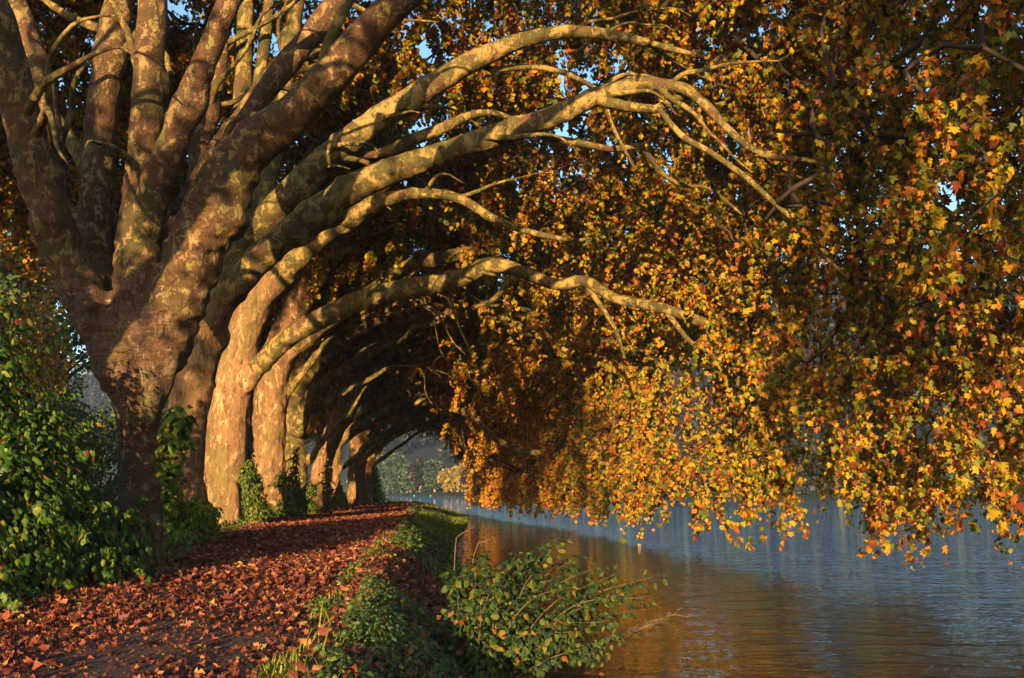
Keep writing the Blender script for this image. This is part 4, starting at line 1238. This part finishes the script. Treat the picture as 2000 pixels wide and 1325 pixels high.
k = nn > RL.uniform(-.25, .35, len(x))
blades(gb, x[k], Y[k], RL.uniform(.05, .16, k.sum()), RL)
x, Y, t = scatter(22000, 36, 82, lambda y: xr(y) + .6 + .02 * (y - 36), lambda y: shore(y) + .05, RL)
nn = noise3(np.stack([x, Y, 0 * x], -1), .5, 61)
k = nn > RL.uniform(-.6, .2, len(x))
blades(gb, x[k], Y[k], RL.uniform(.12, .36, k.sum()), RL, w=.014)
# long blades near the camera
x = RL.uniform(-1.5, .4, 700); Y = RL.uniform(5.6, 8.6, 700)
blades(gb, x, Y, RL.uniform(.10, .36, 700) * np.where(RL.random(700) < .1, 1.6, 1), RL, 1.2, .004)
x, Y, t = scatter(3500, 14, 40, lambda y: xl(y) - 1.6, lambda y: xl(y) - .1, RL)
blades(gb, x, Y, RL.uniform(.06, .2, len(x)), RL)
tag(gb.build('grass', M['grass']), 'green grass growing on the bank beside the path', kind='stuff')

cb = MB()
def cover(n, y0, y1, f0, f1, size, hh, seed, thr=(-.3, .3)):
    x, Y, t = scatter(n, y0, y1, f0, f1, RL, 1.2)
    nn = noise3(np.stack([x, Y, 0 * x], -1), 1.3, seed)
    k = nn > RL.uniform(*thr, len(x)); x, Y = x[k], Y[k]; m = len(x)
    h = RL.random(m) ** .8 * hh * (.6 + .5 * np.clip(nn[k] + .5, 0, 1))
    pos = np.stack([x, Y, gz(x, Y) + .02 + h], -1)
    a = RL.uniform(0, 2 * math.pi, m)
    add_leaves(cb, pos, np.stack([np.cos(a), np.sin(a), RL.uniform(-.7, .1, m)], -1), np.array([0, -.3, 1.0]) + RL.normal(0, .35, (m, 3)), RL.uniform(*size, m), OVATE, rng=RL)
cover(15000, 5.2, 12, lambda y: xr(y) + .3, lambda y: shore(y) + .05, (.025, .055), .26, 71, (-.55, .1))
cover(9000, 8, 22, lambda y: xr(y) - .1, lambda y: shore(y) + .05, (.03, .06), .16, 60, (-.1, .4))
cover(9000, 20, 80, lambda y: xr(y) + .3, lambda y: shore(y) + .05, (.06, .14), .3, 61, (-.2, .3))
cover(9000, 17, 60, lambda y: xl(y) - 2.8, lambda y: xl(y) - .1, (.06, .12), .35, 73, (-.4, .3))
tag(cb.build('ground_cover', M['cover_leaf']), 'low green herbs and ivy covering the bank', kind='stuff')

# leaves floating on the lake near the bank
n = 800
Y = 8 + 46 * RL.random(n); x = shore(Y) + np.abs(RL.normal(0, 1.0, n)) * (.4 + Y / 30)
k = x < shore(Y) + 2.2; x, Y = x[k], Y[k]; n = len(x)
a = RL.uniform(0, 6.28, n)
mb = MB()
add_leaves(mb, np.stack([x, Y, np.full(n, WATER + .012)], -1), np.stack([np.cos(a), np.sin(a), RL.normal(0, .05, n)], -1), np.array([0, 0, 1.0]) + RL.normal(0, .12, (n, 3)), RL.uniform(.05, .10, n), MAPLE, rng=RL)
tag(mb.build('floating_leaves', M['litter']), 'brown leaves floating on the water near the bank', kind='stuff')

# ------------------------------------------------------------------ alder bush reaching over the water
RA = np.random.default_rng(9)
ab = P(940, 1190, 10.0); ab = np.array([-.35, 10.0, float(gz(-.35, 10.0))])
root = empty('alder_bush', ab); tag(root, 'round-leaved green bush leaning from the bank over the dark water', 'bush')
br = MB(); LP, LT, LN, LS = [], [], [], []
targets = [(895, 1115), (930, 1090), (965, 1105), (1000, 1085), (1040, 1075), (1090, 1048), (1075, 1075), (1120, 1090), (1160, 1110), (1200, 1125), (1240, 1150), (1285, 1120), (1262, 1165), (1230, 1195),
           (1190, 1215), (1150, 1180), (1110, 1150), (1060, 1140), (1180, 1270), (1130, 1285), (1090, 1260), (1040, 1290), (1000, 1300), (1050, 1220), (1130, 1230), (980, 1240), (905, 1140), (960, 1160), (1010, 1150), (1165, 1290), (1210, 1240), (850, 1255), (895, 1290), (935, 1315), (870, 1205), (905, 1235), (960, 1290), (1070, 1250), (1020, 1190)]
for j, (px, py) in enumerate(targets):
    Ye = 10.0 + RA.uniform(-1.1, 1.3)
    e = P(px, py, Ye)
    e[2] = max(e[2], WATER + .08)
    mid = (ab + e) / 2 + np.array([0, 0, .22 + .1 * RA.random()]) + RA.normal(0, .06, 3)
    c = catmull(np.array([ab + RA.normal(0, .04, 3), mid, e]), 22)
    c += np.stack([noise3(c + 7 * q + j, 3, q) for q in range(3)], -1) * .03
    add_tube(br, c, np.linspace(.012, .003, 22), 5, False)
    for q in range(4, 22):
        for rep in range(7):
            o = rdir(1, RA)[0]; o[2] *= .6
            LP.append(c[q] + o * RA.uniform(.02, .14)); LT.append(o * 1.1 + np.array([.15, -.1, -.35 - .5 * (py > 1200)])); LN.append(np.array([0, -.55, .8]) + RA.normal(0, .55, 3)); LS.append(RA.uniform(.04, .085) * (1.5 if px < 960 and py < 1170 else 1))
br.build('stems', M['stem'], root)['kind'] = 'stuff'
mb = MB(); add_leaves(mb, np.array(LP), np.array(LT), np.array(LN), np.array(LS), ovate(.40), rng=RA)
mb.build('foliage', M['alder_leaf'], root)

# dead twig lying on the water
root = empty('dead_branch', P(1260, 1215, 12.5) * [1, 1, 0] + [0, 0, WATER]); tag(root, 'bare dead branch lying on the water right of the leaning bush', 'branch')
mb = MB(); c0 = None
def wp(px, py):
    v = (662.5 - py) / F
    k = (WATER + .02 - CAMH) / (ST + v * CT)
    return P(px, py, k * (CT - v * ST))
main = catmull(np.array([wp(1150, 1262), wp(1200, 1245), wp(1260, 1225), wp(1300, 1210), wp(1342, 1206)]), 26)
main[:, 2] += .03 * np.sin(np.arange(26) * .9) + .02
add_tube(mb, main, np.linspace(.012, .004, 26), 5, True)
LP = []
for q in range(3, 26):
    for rep in range(3):
        e = main[q] + RA.normal(0, .09, 3) * [1.5, 1.5, .6] + [.06, 0, .03]
        e[2] = max(e[2], WATER + .01)
        add_tube(mb, catmull(np.array([main[q], (main[q] + e) / 2 + [0, 0, .015], e]), 5), np.linspace(.004, .0015, 5), 4, False)
        if RA.random() < .5: LP.append(e)
mb.build('wood', M['dead'], root)
LP = np.array(LP); mb = MB(); add_leaves(mb, LP, rdir(len(LP), RA), rdir(len(LP), RA), RA.uniform(.02, .05, len(LP)), OVATE, rng=RA)
mb.build('leaves', M['green_leaf'], root)['kind'] = 'stuff'

# two bare shoots arching from the bank
for (pts, lb) in (([(920, 1115), (925, 1085), (945, 1058), (962, 1050), (970, 1062)], 'bare reddish shoot arching out of the bank, hooked at its tip'),
                  ([(885, 1082), (890, 1062), (905, 1042), (928, 1028)], 'bare thin shoot leaning from bank towards the water')):
    a = np.array([P(px, py, 13.5) for px, py in pts]); a[0][2] = float(gz(a[0][0], a[0][1])) - .02
    mb = MB(); add_tube(mb, catmull(a, 16), np.linspace(.008, .003, 16), 5)
    o = mb.build('shoot', M['dead']); tag(o, lb, 'shoot', 'bare shoots on the bank')

# ------------------------------------------------------------------ air
hm, nt, out = newmat('haze_air')
pv = nt.nodes.new('ShaderNodeVolumePrincipled')
pv.inputs['Color'].default_value = (.45, .66, 1.0, 1)
pv.inputs['Density'].default_value = .0002
pv.inputs['Anisotropy'].default_value = 0.0
nt.links.new(pv.outputs[0], out.inputs['Volume'])
mb = MB()
x0_, x1_, y0_, y1_, z0_, z1_ = -1000, 1000, -400, 1000, -9, 110
mb.add([(x, y, z) for z in (z0_, z1_) for x, y in ((x0_, y0_), (x1_, y0_), (x1_, y1_), (x0_, y1_))],
       [(3, 2, 1, 0), (4, 5, 6, 7), (0, 1, 5, 4), (1, 2, 6, 5), (2, 3, 7, 6), (3, 0, 4, 7)])
tag(mb.build('haze', hm, smooth=False), kind='stuff')
